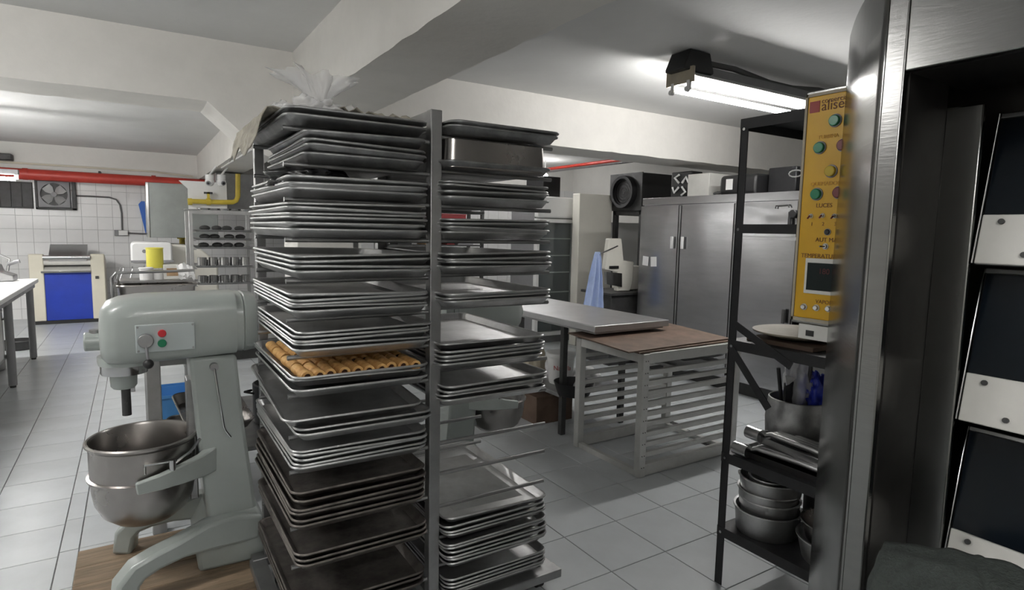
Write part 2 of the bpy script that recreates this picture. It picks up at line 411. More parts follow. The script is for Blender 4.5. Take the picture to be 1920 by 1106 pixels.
MB().cyl((0, -.06, 0), (0, 0, 0), .035, n=16).build('hub', 'mgrey', e)
for k in range(4):
    t0 = R(40+90*k); bl = MB(); r0, r1 = .03, .15; vs_ = []
    for r, wd in ((r0, .025), (.09, .06), (r1, .06)):
        for sgn in (-1, 1):
            d = Vector((math.cos(t0), 0, math.sin(t0))); q = Vector((-math.sin(t0), 0, math.cos(t0)))
            vs_.append(d*r+q*sgn*wd+Vector((0, -.03+sgn*.014, 0)))
    vs_ += [v+Vector((0, .004, 0)) for v in vs_]
    bl.add(vs_, [(0, 1, 3, 2), (2, 3, 5, 4), (6, 8, 9, 7), (8, 10, 11, 9), (0, 2, 8, 6), (2, 4, 10, 8), (1, 7, 9, 3), (3, 9, 11, 5), (4, 5, 11, 10), (0, 6, 7, 1)])
    bl.build('blade', 'steeld', e)
# shutter left of the fan
a = U(-90, 334, 'Y', 11.3); b = U(62, 391, 'Y', 11.3)
e = empty('louvre_panel', 'dark grey slatted shutter panel left of the exhaust fan', 'shutter', ((a.x+b.x)/2, 11.36, b.z))
W_ = (b.x-a.x)/2; H_ = a.z-b.z
MB().box((-W_, 0, 0), (W_, .03, H_)).build('backing', 'dgrey', e)
for k in range(7):
    x = -W_+(2*W_)*(k+.5)/7; MB().box((x-W_/7*.95, -.015, .02), (x+W_/7*.95, 0, H_-.02)).build('slat', 'mgrey' if 0 else 'dgrey', e, bevel=.003)
# conduit, junction box
y = 11.36
pts = [U(143, 367, 'Y', y), U(170, 368, 'Y', y), U(205, 370, 'Y', y), U(218, 374, 'Y', y), U(225, 384, 'Y', y), U(228, 400, 'Y', y), U(229, 432, 'Y', y)]
one(MB().tube(pts, .012, 8), 'conduit', 'cable', 'dark bent conduit from the fan down to the junction box', 'conduit')
a = U(214, 431, 'Y', y); b = U(240, 442, 'Y', y)
e = empty('junction_box', 'small pale electric box on the tiles below the conduit', 'junction box', ((a.x+b.x)/2, 11.35, b.z))
W_ = (b.x-a.x)/2; H_ = a.z-b.z
MB().box((-W_, -.02, 0), (W_, .03, H_)).build('body', 'mgrey', e, bevel=.004); MB().box((-W_*.35, -.03, .008), (W_, -.02, H_-.006)).build('cover', 'white', e, bevel=.003)
one(MB().tube([U(240, 437, 'Y', y), U(262, 438, 'Y', y), U(300, 439, 'Y', y)], .012, 8), 'conduit', 'cable', 'short dark conduit from the junction box towards the hood', 'conduit')
# hood
e = empty('extractor_hood', 'stainless steel hood box above the small tray trolley', 'hood', (.55, 9.4, 1.28))
MB().prism([(-.37, 0), (.42, 0), (.42, .7), (-.37, .7)], -.4, .4, 'Y').build('hood_box', 'hoodm', e, bevel=.006)
MB().box((-.40, -.41, .0), (-.37, .4, .7)).build('edge_panel', 'steels', e, bevel=.004)
MB().box((.44, -.1, .35), (1.4, .5, .9)).build('duct', 'steeld', e, bevel=.006)
MB().prism([(.05, .58), (.5, .58), (.5, .7), (.05, .7)], -.42, -.4, 'Y').build('seam', 'steeld', e)
one(MB().prism([(.62, 1.62), (1.08, 1.62), (1.08, 2.02), (.52, 2.02), (.62, 1.92)], 8.92, 8.98, 'Y'), 'backing_board', 'white', 'white board behind the yellow gas pipe', 'board', bevel=.003)
a = U(262, 377, 'Y', 11.37); b = U(277, 440, 'Y', 11.37)
mb = MB().prism([(a.x-.02, a.z-.05), (a.x+.02, a.z), (b.x+.02, a.z), (b.x+.05, b.z+.02), (b.x-.02, b.z), (a.x+.06, b.z+.02)], 11.36, 11.388, 'Y')
one(mb, 'cutting_board', 'bluel', 'blue board hanging beside the steel hood', 'board', bevel=.006)
# yellow gas pipe
e = empty('gas_pipe', 'yellow gas pipe with an elbow and a valve in front of the hood', 'pipe', (.8, 8.85, 1.7))
P0 = Vector(e.location); q = lambda x, y: U(x, y, 'Y', 8.85)-P0
MB().tube([q(352, 377), q(380, 378), q(415, 379), q(436, 379), q(443, 376), q(446, 368), q(446, 345), q(446, 326)], .032, 12).build('pipe', 'yelp', e)
for x in (356, 391): MB().cyl(q(x-4, 378), q(x+4, 378), .045, n=12).build('coupling', 'yelp', e)
MB().box(q(391, 378)+Vector((-.015, -.02, .04)), q(391, 378)+Vector((.015, .02, .12))).build('valve_stem', 'yelp', e)
MB().box(q(391, 378)+Vector((-.05, -.02, .10)), q(391, 378)+Vector((.05, .02, .125))).build('valve_handle', 'dgrey', e)
e = empty('gas_pipe', 'short yellow upright gas pipe with a cock behind the cream mixer head', 'pipe', U(344, 520, 'Y', 9.6)+Vector((0, 0, 0)))
MB().cyl((0, 0, -.7), (0, 0, .55), .035, n=12).build('pipe', 'yelp', e); MB().cyl((0, -.06, .48), (0, .06, .48), .03, n=10).build('cock', 'yelp', e); MB().box((-.06, -.03, .54), (.05, .03, .62)).build('pipe_cap', 'yelp', e, bevel=.01)
# cctv cameras under the beam
for k, (x, lab) in enumerate(((393, 'left'), (415, 'right'))):
    c = U(x, 341, 'Y', 8.6)
    e = empty('security_camera', f'white ball security camera under the long beam, {lab} one of the pair', 'camera', c, group='security cameras')
    MB().sphere((0, 0, 0), .055, 18, 12).build('ball', 'white', e)
    MB().cyl((0, 0, .03), (0, 0, ZB-c.z-.035 if 0 else .09), .05, n=18).build('mount', 'white', e)
    d = Vector((-.35 if k == 0 else .35, -.85, -.35)).normalized()
    MB().cyl(d*.045, d*.06, .028, n=16).build('lens_ring', 'mgrey', e); MB().cyl(d*.055, d*.062, .016, n=12).build('lens', 'black', e)
    MB().cyl((0, 0, .085), (.08-.0*k, 0, ZB-c.z), .012, n=8).build('bracket', 'white', e)
# conduit along the long beam
one(MB().tube([(1.0, 5.0, ZB-.012), (1.0, 6, ZB-.012), (.99, 8.6, ZB-.012)], .011, 8), 'conduit', 'white', 'white conduit along the underside of the long beam', 'conduit')
# dough sheeter with blue panel
e = empty('dough_sheeter', 'cream dough sheeter with a bright blue front panel against the tiled wall', 'dough sheeter', (-.82, 10.65, 0))
f = lambda x, y: U(x, y, 'Y', 10.65)-Vector((-.82, 10.65, 0))
xl, xr = -.44, .44; xa, xb = -.275, .27
for a, b in ((xl, xa), (xb, xr)):
    MB().prism([(0, .05), (0, 1.0), (.1, 1.0), (.55, .9), (.55, .05)], a, b, 'X').build('side_column', 'cream', e, bevel=.012)
MB().box((xa, .03, .05), (xb, .5, .74)).build('blue_panel', 'blue', e, bevel=.004)
MB().box((xl+.02, .02, 0), (xr-.02, .5, .05)).build('plinth', 'black', e)
MB().prism([(.0, .96), (.3, 1.13), (.34, 1.13), (.34, .9), (.0, .9)], xa+.06, xb-.04, 'X').build('top_cover', 'steel', e, bevel=.004)
MB().cyl((xa, -.02, .955), (xb, -.02, .955), .03, n=16).build('roller', 'steels', e)
MB().cyl((xa, .06, .885), (xb, .06, .885), .045, n=20).build('roller', 'whitep', e)
MB().cyl((xa, .10, .85), (xb, .10, .85), .03, n=16).build('roller', 'dgrey', e)
MB().prism([(-.03, .77), (.18, .84), (.18, .82), (-.03, .745)], xa, xb, 'X').build('chute', 'whitep', e, bevel=.002)
MB().box((xa-.03, -.05, .735), (xb+.0, .03, .765)).build('front_rail', 'steels', e, bevel=.006)
MB().box((xb+.05, -.02, .64), (xb+.09, 0, .68)).build('switch', 'dgrey', e)
# white work table at the left
TX = -.88
e = empty('work_table', 'long white topped work table with grey legs at the left edge', 'table', (TX-.6, 6.3, 0))
MB().box((-.6, -1.9, .81), (.6, 1.78, .85)).build('table_top', 'white', e, bevel=.006)
MB().box((-.57, -1.87, .76), (.57, 1.75, .812)).build('apron', 'steeld', e)
MB().box((-.5, -1.8, .26), (.5, 0.42, .29)).build('lower_shelf', 'steeld', e, bevel=.003)
for x in (-.53, .53):
    for y in (-1.8, .38, 1.68):
        MB().cyl((x, y, .02), (x, y, .78), .032, n=14).build('leg', 'mgrey', e); MB().cyl((x, y, 0), (x, y, .04), .022, n=12).build('foot', 'rub', e)
e2 = empty('stock_pot', 'tall dull stock pot under the white table', 'pot', (-1.32, 7.55, 0))
MB().lathe([(.005, .0), (.19, 0), (.2, .01), (.2, .62), (.21, .63), (.2, .635), (.192, .63), (.19, .02), (.005, .018)], n=32).build('pot_body', 'steeld', e2)
for s in (-1, 1): MB().tube([(.2*s, -.07, .5), (.26*s, -.06, .52), (.27*s, 0, .525), (.26*s, .06, .52), (.2*s, .07, .5)], .009, 8).build('handle', 'steeld', e2)
e2 = empty('stock_pot', 'wide steel pan on the floor behind the left table leg', 'pot', (-1.16, 8.7, 0))
MB().lathe([(.005, .0), (.13, 0), (.14, .01), (.14, .1), (.13, .11), (.12, .02), (.005, .018)], n=28).build('pot_body', 'dgrey', e2)
e2 = empty('steel_bin', 'grey steel bin on the lower shelf of the white table', 'bin', (-1.17, 6.2, .29))
MB().box((-.2, -.3, 0), (.2, .3, .4)).build('bin_body', 'steel', e2, bevel=.01); MB().box((-.21, -.31, .4), (.21, .31, .425)).build('rim', 'steel', e2, bevel=.008)
e2 = empty('cardboard_box', 'brown cardboard box on the lower shelf at the left edge', 'box', (-1.15, 5.35, .29))
MB().box((-.2, -.28, 0), (.2, .28, .27)).build('carton', 'card', e2, bevel=.003)
for s in (-1, 1): MB().box((-.2 if s < 0 else .005, -.28, .271), (-.005 if s < 0 else .2, .28, .275)).build('flap', 'card', e2)
c = U(12, 524, 'Z', .85)
e = empty('kitchen_slicer', 'small steel slicer standing on the far end of the white table', 'slicer', (c.x-.12, 7.85, .85))
MB().prism([(-.28, 0), (.22, 0), (.22, .06), (.12, .1), (.1, .17), (-.28, .19)], -.12, .12, 'Y').build('body', 'steeld', e, bevel=.01)
MB().cyl((-.05, -.14, .17), (-.05, -.12, .17), .1, n=20).build('blade', 'steels', e)
MB().tube([(-.28, 0, .19), (-.2, 0, .26), (.1, 0, .27), (.18, 0, .22), (.16, 0, .1)], .012, 8).build('guard', 'steel', e)
MB().cyl((.16, 0, .17), (.26, 0, .2), .02, n=10).build('handle', 'mgrey', e)
# ================================================================== SPIRAL MIXER, TUB AND ITEMS BEHIND THE PLANETARY MIXER
e = empty('spiral_mixer', 'cream spiral dough mixer with a white head by the back wall', 'mixer', (.2, 9.0, 0))
def rbox(cx, cy, cz, hx, hy, hz, r, seg=4, taper=1.):
    """rounded-corner box (rounded in the X-Z plane, extruded in Y) as a mesh builder"""
    pts = []
    for qx, qz, a0 in ((1, -1, -90), (1, 1, 0), (-1, 1, 90), (-1, -1, 180)):
        for i in range(seg+1):
            t = R(a0+90*i/seg); pts.append((cx+qx*(hx-r)+r*math.cos(t), cz+qz*(hz-r)+r*math.sin(t)))
    return MB().prism(pts, cy-hy, cy+hy, 'Y')
rbox(-.02, -.1, 1.1, .22, .32, .13, .05).build('head', 'white', e, bevel=.02)
MB().box((-.24, -.43, .985), (.21, .2, 1.01)).build('head_trim', 'mgrey', e)
for x in (-.1, .06): MB().cyl((x, -.44, 1.12), (x, -.42, 1.12), .022, n=10).build('knob', 'mgrey', e)
MB().prism([(.1, 0), (.75, 0), (.75, .95), (.5, 1.18), (.2, 1.2), (.1, 1.0)], -.05, .45, 'Y').build('body', 'cream2', e, bevel=.03)
MB().lathe([(.005, .42), (.3, .42), (.33, .45), (.34, .74), (.35, .75), (.33, .75), (.325, .46), (.005, .44)], (-.05, -.35, 0), 32).build('bowl', 'bowl', e)
MB().box((-.35, -.6, 0), (.75, .1, .42)).build('base', 'cream2', e, bevel=.03)
MB().cyl((-.05, -.3, .5), (-.05, -.3, .98), .02, n=10).build('spiral_shaft', 'steels', e)
g = MB()
for k in range(7):
    t = R(-80+160*k/6+180)
    g.tube([(-.05+.36*math.cos(t), -.35+.36*math.sin(t), .75), (-.05+.3*math.cos(t), -.35+.3*math.sin(t), .92)], .006, 6)
g.tube([(-.05+.36*math.cos(R(i*15)), -.35+.36*math.sin(R(i*15)), .76) for i in range(24)], .008, 6, closed=True)
g.build('bowl_guard', 'steel', e)
# steel tub
e = empty('steel_tub', 'rectangular stainless tub with a rolled rim behind the grey mixer', 'tub', (.16, 6.25, 0))
t = MB(); w0, d0 = .29, .28
def rr(hx, hy, r, z, seg=4):
    out = []
    for qx, qy, a0 in ((1, 1, 0), (-1, 1, 90), (-1, -1, 180), (1, -1, 270)):
        for i in range(seg+1):
            a = R(a0+90*i/seg); out.append(Vector((qx*(hx-r)+r*math.cos(a), qy*(hy-r)+r*math.sin(a), z)))
    return out
t.loft([rr(.23, .22, .05, .5), rr(w0, d0, .06, .92), rr(w0+.012, d0+.012, .07, .935), rr(w0+.016, d0+.016, .07, .925), rr(w0+.01, d0+.01, .07, .912), rr(w0-.004, d0-.004, .06, .915), rr(.225, .215, .05, .507)])
t.build('tub', 'bowl', e)
for x in (-.22, .22):
    for y in (-.2, .2): MB().cyl((x, y, 0), (x, y, .6), .018, n=10).build('leg', 'steeld', e)
MB().tube([(-.33, -.25, .78), (-.33, -.27, 1.0), (-.3, -.27, 1.04), (.1, -.24, 1.045), (.28, -.22, 1.05)], .012, 8).build('frame_tube', 'steel', e)
MB().box((-.28, -.1, .937), (.3, .26, .955)).build('cover_board', 'steeld', e)
sh = .955; by = 6.25
def cup(name, x, y0, y1, rpx, label, cat, m, yy=6.3, taper=1., lid=False):
    c = U(x, y1, 'Y', yy); top = U(x, y0, 'Y', yy); hgt = top.z-c.z; k = PX(c)[2]/FPX; r = rpx*k
    e = empty(name, label, cat, (c.x, yy, sh)); hgt = top.z-sh
    MB().lathe([(.004, 0), (r*.96*taper, 0), (r*taper, .008), (r, hgt), (r*.93, hgt), (r*.9*taper, .012), (.004, .01)], n=24).build('body', m, e)
    MB().tube([(r*1.01*math.cos(R(i*15)), r*1.01*math.sin(R(i*15)), hgt-.008) for i in range(24)], .006, 6, closed=True).build('rim', m, e)
    return e
e = cup('yellow_bucket', 291, 470, 503, 14, 'yellow plastic bucket turned over a white tub', 'bucket', 'yelb', 6.36)
e.location.z += .10; e.scale = (1, 1, .72)
cup('white_tub', 275, 501, 530, 11, 'white plastic tub left of the yellow bucket', 'tub', 'white', 6.25)
cup('white_tub', 296, 506, 530, 12, 'white plastic tub right under the yellow bucket', 'tub', 'white', 6.3)
e = empty('carton', 'small pink and white carton with a brown picture beside the yellow bucket', 'carton', U(322, 520, 'Y', 6.3)); e.location.z = sh
MB().box((-.065, -.04, 0), (.06, .1, .13)).build('box', 'whitep', e, bevel=.003); MB().box((-.04, -.042, .03), (.05, -.04, .1)).build('picture', 'card', e)
mb = MB(); pts = []
for i in range(9):
    for j in range(9):
        u, v = i/8, j/8; pts.append(Vector((-.06+.13*u+.02*v, -.06*math.sin(v*2)+.03*noise.noise((u*4, v*4, 0)), .14*(1-v)*(1-.35*abs(u-.4))+.03*noise.noise((u*5, v*5, 7))*1+.01)))
mb.add(pts, [(i*9+j, i*9+j+1, (i+1)*9+j+1, (i+1)*9+j) for i in range(8) for j in range(8)])
mb.v += [p+Vector((0, .003, 0)) for p in mb.v]; k = 81
mb.f += [tuple(x+k for x in f[::-1]) for f in mb.f]
o = mb.build('paper_bag', 'paper', loc=U(345, 520, 'Y', 6.2)); o.location.z = sh; tag(o, 'crumpled white paper leaning against the small carton', 'paper')
# small trolley with tins
rx0, rx1, ry = .50, 1.12, 7.0
e = empty('tray_trolley', 'small grey tray trolley loaded with tins below the hood', 'trolley', ((rx0+rx1)/2, ry, 0))
hw = (rx1-rx0)/2
for x in (-hw, hw):
    for y in (0, .55): MB().box((x-.018, y-.018, .06), (x+.018, y+.018, 1.6)).build('post', 'galv', e, bevel=.003)
MB().box((-hw, -.02, 1.57), (hw, .02, 1.605)).build('top_rail', 'galv', e); MB().box((-hw, .53, 1.57), (hw, .57, 1.605)).build('top_rail', 'galv', e)
MB().box((-hw, -.02, .06), (hw, .57, .09)).build('base', 'galv', e)
levels = [1.435, 1.385, 1.335, 1.24, 1.13, .99, .86, .72, .58, .44, .3]
lev = [U(420, y, 'Y', ry).z for y in (433, 449, 465, 500, 532)]+[.66, .52, .38]
for i, z in enumerate(lev):
    for x in (-hw+.03, hw-.03): MB().box((x-.015, -.015, z-.02), (x+.015, .56, z-.012)).build('runner', 'galv', e)
for x in (-hw+.04, hw-.04):
    for y in (.05, .5): MB().cyl((x-.012, y, .03), (x+.012, y, .03), .03, n=12).build('wheel', 'rub', e)
def tin(x, y, z, r, hgt, label, m='steels', grp='tins on the small trolley'):
    o = MB().lathe([(.002, 0), (r, 0), (r, hgt), (r*.95, hgt), (r*.94, .004), (.002, .003)], n=20).build('cake_tin', m, loc=(x, y, z)); return tag(o, label, 'tin', grp)
trn = ['first', 'second', 'third', 'fourth', 'fifth', 'sixth', 'seventh', 'eighth']
for i, z in enumerate(lev[:6]):
    o = MB().loft([rr(hw-.05, .25, .02, .0), rr(hw-.035, .265, .02, .018), rr(hw-.03, .27, .02, .018), rr(hw-.035, .265, .02, .012), rr(hw-.05, .25, .02, -.003)][::1]).build('sheet_tray', 'alu', loc=((rx0+rx1)/2, ry+.27, z-.006))
    tag(o, f'shallow tray on the small trolley, {trn[i]} level from the top', 'tray', 'trays on the small trolley')
for i, z in enumerate(lev[:3]):
    for k in range(4):
        o = MB().sphere((0, 0, .028), .028, 10, 6, (1.9, 1.4, 1)).build('dark_loaf_tin', 'dgrey', loc=(rx0+.13+.115*k+rnd.uniform(-.015, .015), ry+.12+.05*(k % 2), z))
        tag(o, f'small dark baking mould, {trn[k]} from the left on the {trn[i]} tray of the small trolley', 'mould', f'dark moulds on trolley tray {i+1}')
for i, z in ((3, lev[3]), (4, lev[4])):
    for k in range(5):
        tin(rx0+.1+.105*k, ry+.09+.02*(k % 2), z, .045, .095 if i == 3 else .085, f'shiny round tin, {trn[k]} from left in front on the {trn[i]} tray of the trolley', grp=f'round tins on trolley tray {i+1}')
    for k in range(3):
        tin(rx0+.15+.16*k, ry+.3, z, .05, .06, f'shiny round tin, {trn[k]} from left in rear row of the {trn[i]} trolley tray', grp=f'rear tins on trolley tray {i+1}')
mb = MB()
for k in range(5):
    a = -hw+.12+k*.1; mb.lathe([(.002, 1.607+.001*k), (.055, 1.607+.001*k), (.06, 1.63), (.055, 1.63), (.05, 1.612), (.002, 1.611)], (a, .05+.03*(k % 2), 0), 16)
for k in range(5):
    o = MB().lathe([(.002, 0), (.05, 0), (.058, .022), (.053, .022), (.047, .004), (.002, .004)], n=16).build('tart_tin', 'steels', loc=((rx0+rx1)/2-hw+.12+k*.1, ry+.03+.025*(k % 2), 1.606)); tag(o, f'small tart tin on top of the small trolley, {trn[k]} from the left', 'tin', 'tart tins on the trolley top')
one(B((rx0-.06, ry-.05, 1.606), (rx0+.09, ry+.3, 1.612)), 'sheet_plate', 'steels', 'bright metal sheet lying on the left top corner of the small trolley', 'sheet')
# steel table right behind the mixer
e = empty('steel_table', 'steel table just behind the grey mixer', 'table', (.48, 3.12, 0))
MB().box((-.49, 0, .865), (.42, 1.1, .9)).build('table_top', 'steel', e, bevel=.004); MB().box((-.46, .03, .8), (.40, .06, .866)).build('apron', 'steeld', e)
for x in (-.43, .36):
    for y in (.05, 1.04): MB().box((x-.03, y-.03, 0), (x+.03, y+.03, .866)).build('leg', 'galv', e, bevel=.005)
MB().box((-.44, .05, .32), (.38, 1.04, .345)).build('lower_shelf', 'steeld', e, bevel=.003)
c = U(448, 550, 'Z', .9)
o = MB().lathe([(.002, 0), (.05, 0), (.12, .055), (.125, .06), (.115, .058), (.045, .006), (.002, .006)], n=28).build('white_bowl', 'white', loc=(.62, 3.75, .9)); tag(o, 'white bowl on the steel table behind the mixer head', 'bowl')
o = MB().lathe([(.002, 0), (.05, 0), (.07, .05), (.074, .052), (.066, .05), (.045, .006), (.002, .006)], n=24).build('white_cup', 'white', loc=(.68, 3.5, .9)); tag(o, 'small white cup behind the mixer motor end', 'cup')
mb = MB().prism([(0, 0), (.16, 0), (.16, .004), (.12, .05), (.02, .09), (0, .085)], 0, .14, 'Y')
o = mb.build('paper_stack', 'paper', loc=(.66, 3.16, .9), bevel=.002); tag(o, 'tilted white packet on the steel table edge beside the trays', 'packet')
for k, (x, z, tilt) in enumerate(((.12, .345, 20), (.20, .345, 12))):
    t = MB().loft([rr(.17, .02, .018, 0), rr(.18, .03, .025, .05), rr(.185, .035, .025, .05), rr(.17, .02, .018, -.003)])
    o = MB().loft([rr(.13, .17, .03, .0), rr(.15, .19, .04, .05), rr(.155, .195, .04, .052), rr(.158, .198, .04, .047), rr(.134, .174, .03, -.003)]).build('steel_pan', 'bowl', loc=(.26+.05*k, 3.36+.03*k, .355+.115*k)); o.rotation_euler = (R(14), 0, R(8*k)); tag(o, ['lower shallow steel pan on the shelf behind the mixer column', 'upper shallow steel pan on the shelf behind the mixer column'][k], 'pan')
o = MB().loft([rr(.1, .12, .02, 0), rr(.12, .14, .02, .16), rr(.125, .145, .02, .16), rr(.125, .145, .02, .145), rr(.112, .132, .02, .145), rr(.095, .115, .02, .008)]).build('blue_crate', 'bluec', loc=(.16, 3.9, .345)); tag(o, 'light blue plastic crate on the shelf under the steel table', 'crate')
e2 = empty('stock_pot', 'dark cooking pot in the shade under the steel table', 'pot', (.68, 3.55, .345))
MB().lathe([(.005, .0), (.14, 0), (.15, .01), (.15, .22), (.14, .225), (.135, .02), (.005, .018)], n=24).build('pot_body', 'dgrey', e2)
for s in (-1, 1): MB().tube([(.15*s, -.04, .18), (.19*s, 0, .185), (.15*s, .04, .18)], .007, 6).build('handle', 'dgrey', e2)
# ================================================================== PLANETARY MIXER
bd = empty('wooden_board', 'worn wooden plank board under the grey mixer', 'board', (.16, 2.735, 0))
for k in range(4):
    y0 = -.305+.1525*k; MB().box((-.415, y0+.001, .004), (.25+.006*(k % 2), y0+.1505, .05)).build('plank', 'wood', bd, bevel=.003)
for x in (-.36, .19): MB().box((x-.03, -.3, 0), (x+.03, .3, .005)).build('batten', 'wood', bd)
mx = empty('planetary_mixer', 'grey-green planetary mixer with a steel bowl standing on the wooden board', 'mixer', (0, 2.73, .05))
def mixer(e):
    # base block and two curved legs
    MB().loft([[Vector((x, y, 0)) for x, y in ((.17, -.13), (.43, -.14), (.43, .14), (.17, .13))], [Vector((x, y, .12)) for x, y in ((.16, -.14), (.44, -.15), (.44, .15), (.16, .14))], [Vector((x, y, .2)) for x, y in ((.2, -.13), (.41, -.14), (.41, .14), (.2, .13))], [Vector((x, y, .235)) for x, y in ((.215, -.12), (.39, -.13), (.39, .13), (.215, .12))]]).build('base', 'mixer', e, bevel=.015)
    for s in (-1, 1):
        MB().bar([(.4, .125*s, .15), (.3, .14*s, .165), (.2, .155*s, .17), (.1, .175*s, .155), (.02, .195*s, .14), (-.04, .21*s, .12), (-.075, .218*s, .08), (-.085, .222*s, .0)], [.07, .075, .085, .085, .085, .085, .085, .085], [.1, .12, .11, .075, .07, .075, .08, .075]).build('leg', 'mixer', e, bevel=.014, smooth=60)
    c = MB()
    c.loft([[Vector((x, y, .2)) for x, y in ((.21, -.125), (.395, -.13), (.395, .13), (.21, .125))], [Vector((x, y, .6)) for x, y in ((.18, -.11), (.355, -.115), (.355, .115), (.18, .11))], [Vector((x, y, .88)) for x, y in ((.165, -.105), (.335, -.11), (.335, .11), (.165, .105))]])
    c.build('column', 'mixer', e, bevel=.014)
    MB().box((.155, -.05, .28), (.185, .05, .78)).build('slide_rail', 'steeld', e, bevel=.004)
    # head
    def sec(x, hy, z0, z1, p=4., n=32):
        out = []; cz = (z0+z1)/2; hz = (z1-z0)/2
        for i in range(n):
            t = 2*math.pi*i/n; c_, s_ = math.cos(t), math.sin(t)
            out.append(Vector((x, hy*math.copysign(abs(c_)**(2/p), c_), cz+hz*math.copysign(abs(s_)**(2/p), s_))))
        return out
    MB().loft([sec(-.125, .06, .93, 1.03), sec(-.12, .1, .895, 1.075), sec(-.10, .13, .875, 1.105), sec(-.06, .15, .87, 1.12), sec(.0, .155, .87, 1.128), sec(.2, .155, .875, 1.13), sec(.335, .155, .88, 1.132)]).build('head', 'mixer', e, smooth=50)
    MB().loft([sec(.335, .150, .885, 1.127, 3), sec(.36, .152, .882, 1.128, 3), sec(.365, .146, .888, 1.122, 3), sec(.37, .152, .882, 1.128, 3), sec(.41, .148, .888, 1.122, 3), sec(.425, .12, .91, 1.1, 3), sec(.43, .05, .96, 1.05, 3)]).build('motor_cover', 'mixer', e, smooth=50)
    MB().lathe([(.005, .862), (.095, .862), (.098, .875), (.098, .895), (.005, .895)], (-.04, 0, 0), 36).build('head_ring', 'mixer', e)
    MB().lathe([(.005, .825), (.078, .825), (.08, .83), (.08, .865), (.005, .866)], (-.05, 0, 0), 32).build('planetary_ring', 'steels', e)
    MB().lathe([(.005, .765), (.036, .765), (.044, .775), (.047, .828), (.005, .83)], (-.055, 0, 0), 28).build('planetary_hub', 'mixer', e)
    s = MB().cyl((-.05, 0, .655), (-.05, 0, .77), .016, n=16); s.cyl((-.05, -.028, .71), (-.05, .028, .71), .005, n=8); s.build('agitator_shaft', 'dgrey', e)
    MB().cyl((-.175, 0, .955), (-.1, 0, .955), .036, n=24).build('attachment_hub', 'mixer', e, bevel=.006)
    MB().cyl((-.14, 0, .985), (-.14, 0, 1.0), .018, n=14).build('hub_screw', 'steeld', e)
    pl = MB().box((-.01, -.161, .925), (.185, -.152, 1.03)).build('switch_plate', 'plate2', e, bevel=.003)
    for x, z in ((-.002, .933), (.177, .933), (-.002, 1.022), (.177, 1.022)): MB().cyl((x, -.165, z), (x, -.16, z), .004, n=8).build('screw', 'steeld', pl)
    MB().cyl((.075, -.172, .995), (.075, -.16, .995), .014, n=16).build('stop_button', 'redp', e, bevel=.002)
    MB().cyl((.074, -.172, .958), (.074, -.16, .958), .015, n=16).build('start_button', 'green', e, bevel=.002)
    lv = MB().cyl((.022, -.185, .972), (.022, -.16, .972), .026, n=18).build('speed_knob', 'steeld', e, bevel=.003)
    MB().cyl((.022, -.18, .96), (.027, -.185, .9), .005, n=8).build('lever', 'mgrey', lv); MB().sphere((.027, -.185, .887), .018, 14, 10).build('ball_knob', 'black', lv)
    MB().box((-.116, -.09, .965), (-.108, -.04, .98)).build('name_plate', 'dgrey', e)
    # lift crank
    cr = MB().cyl((.25, -.135, .84), (.25, -.105, .84), .016, n=14).build('crank', 'steeld', e)
    MB().tube([(.25, -.135, .835), (.258, -.15, .75), (.275, -.155, .6), (.28, -.157, .585), (.298, -.16, .555)], .0045, 8).build('crank_handle', 'steels', cr)
    # yoke
    yk = MB()
    for s in (-1, 1):
        pa = [(.24, .09*s, .46), (.19, .15*s, .455), (.12, .19*s, .45), (.05, .208*s, .44), (-.03, .212*s, .43)]
        MB().bar(pa, [.05, .035, .03, .026, .024], [.10, .09, .075, .06, .045]).build('bowl_arm', 'mixer', e, bevel=.006, smooth=60)
    for s in (-1, 1): MB().cyl((.09, .2*s, .475), (.09, .2*s, .515), .013, n=12).build('clamp_pin', 'steels', e)
    MB().tube([(.1, -.2, .5), (.15, -.19, .53), (.19, -.14, .56)], .006, 8).build('clamp_handle', 'steels', e)
    bw = MB().lathe([(.004, .215), (.06, .219), (.11, .237), (.15, .272), (.172, .32), (.18, .37), (.182, .418), (.192, .42), (.193, .428), (.183, .432), (.184, .545), (.190, .55), (.196, .556), (.196, .563), (.190, .568), (.184, .566), (.179, .556), (.179, .40), (.176, .36), (.166, .32), (.146, .278), (.108, .243), (.06, .226), (.004, .222)], (0, 0, 0), 56).build('bowl', 'bowl', e, smooth=30)
    MB().box((.0, -.2, .505), (.1, -.182, .511)).build('bowl_lug', 'steels', bw); MB().tube([(.0, -.19, .508), (.0, -.198, .5), (.0, -.2, .475)], .004, 6).build('bowl_hook', 'steels', bw)
mixer(mx)
mx2 = copy_tree(mx); mx2.location = (1.86, 3.12, .0); mx2.rotation_euler = (0, 0, R(180))
for ch in [c for c in bpy.data.objects if c.parent == mx2 and c.name.startswith('leg')]: bpy.data.objects.remove(ch)
mx2['label'] = 'second mixer with its bowl, half hidden behind the right tray stacks'
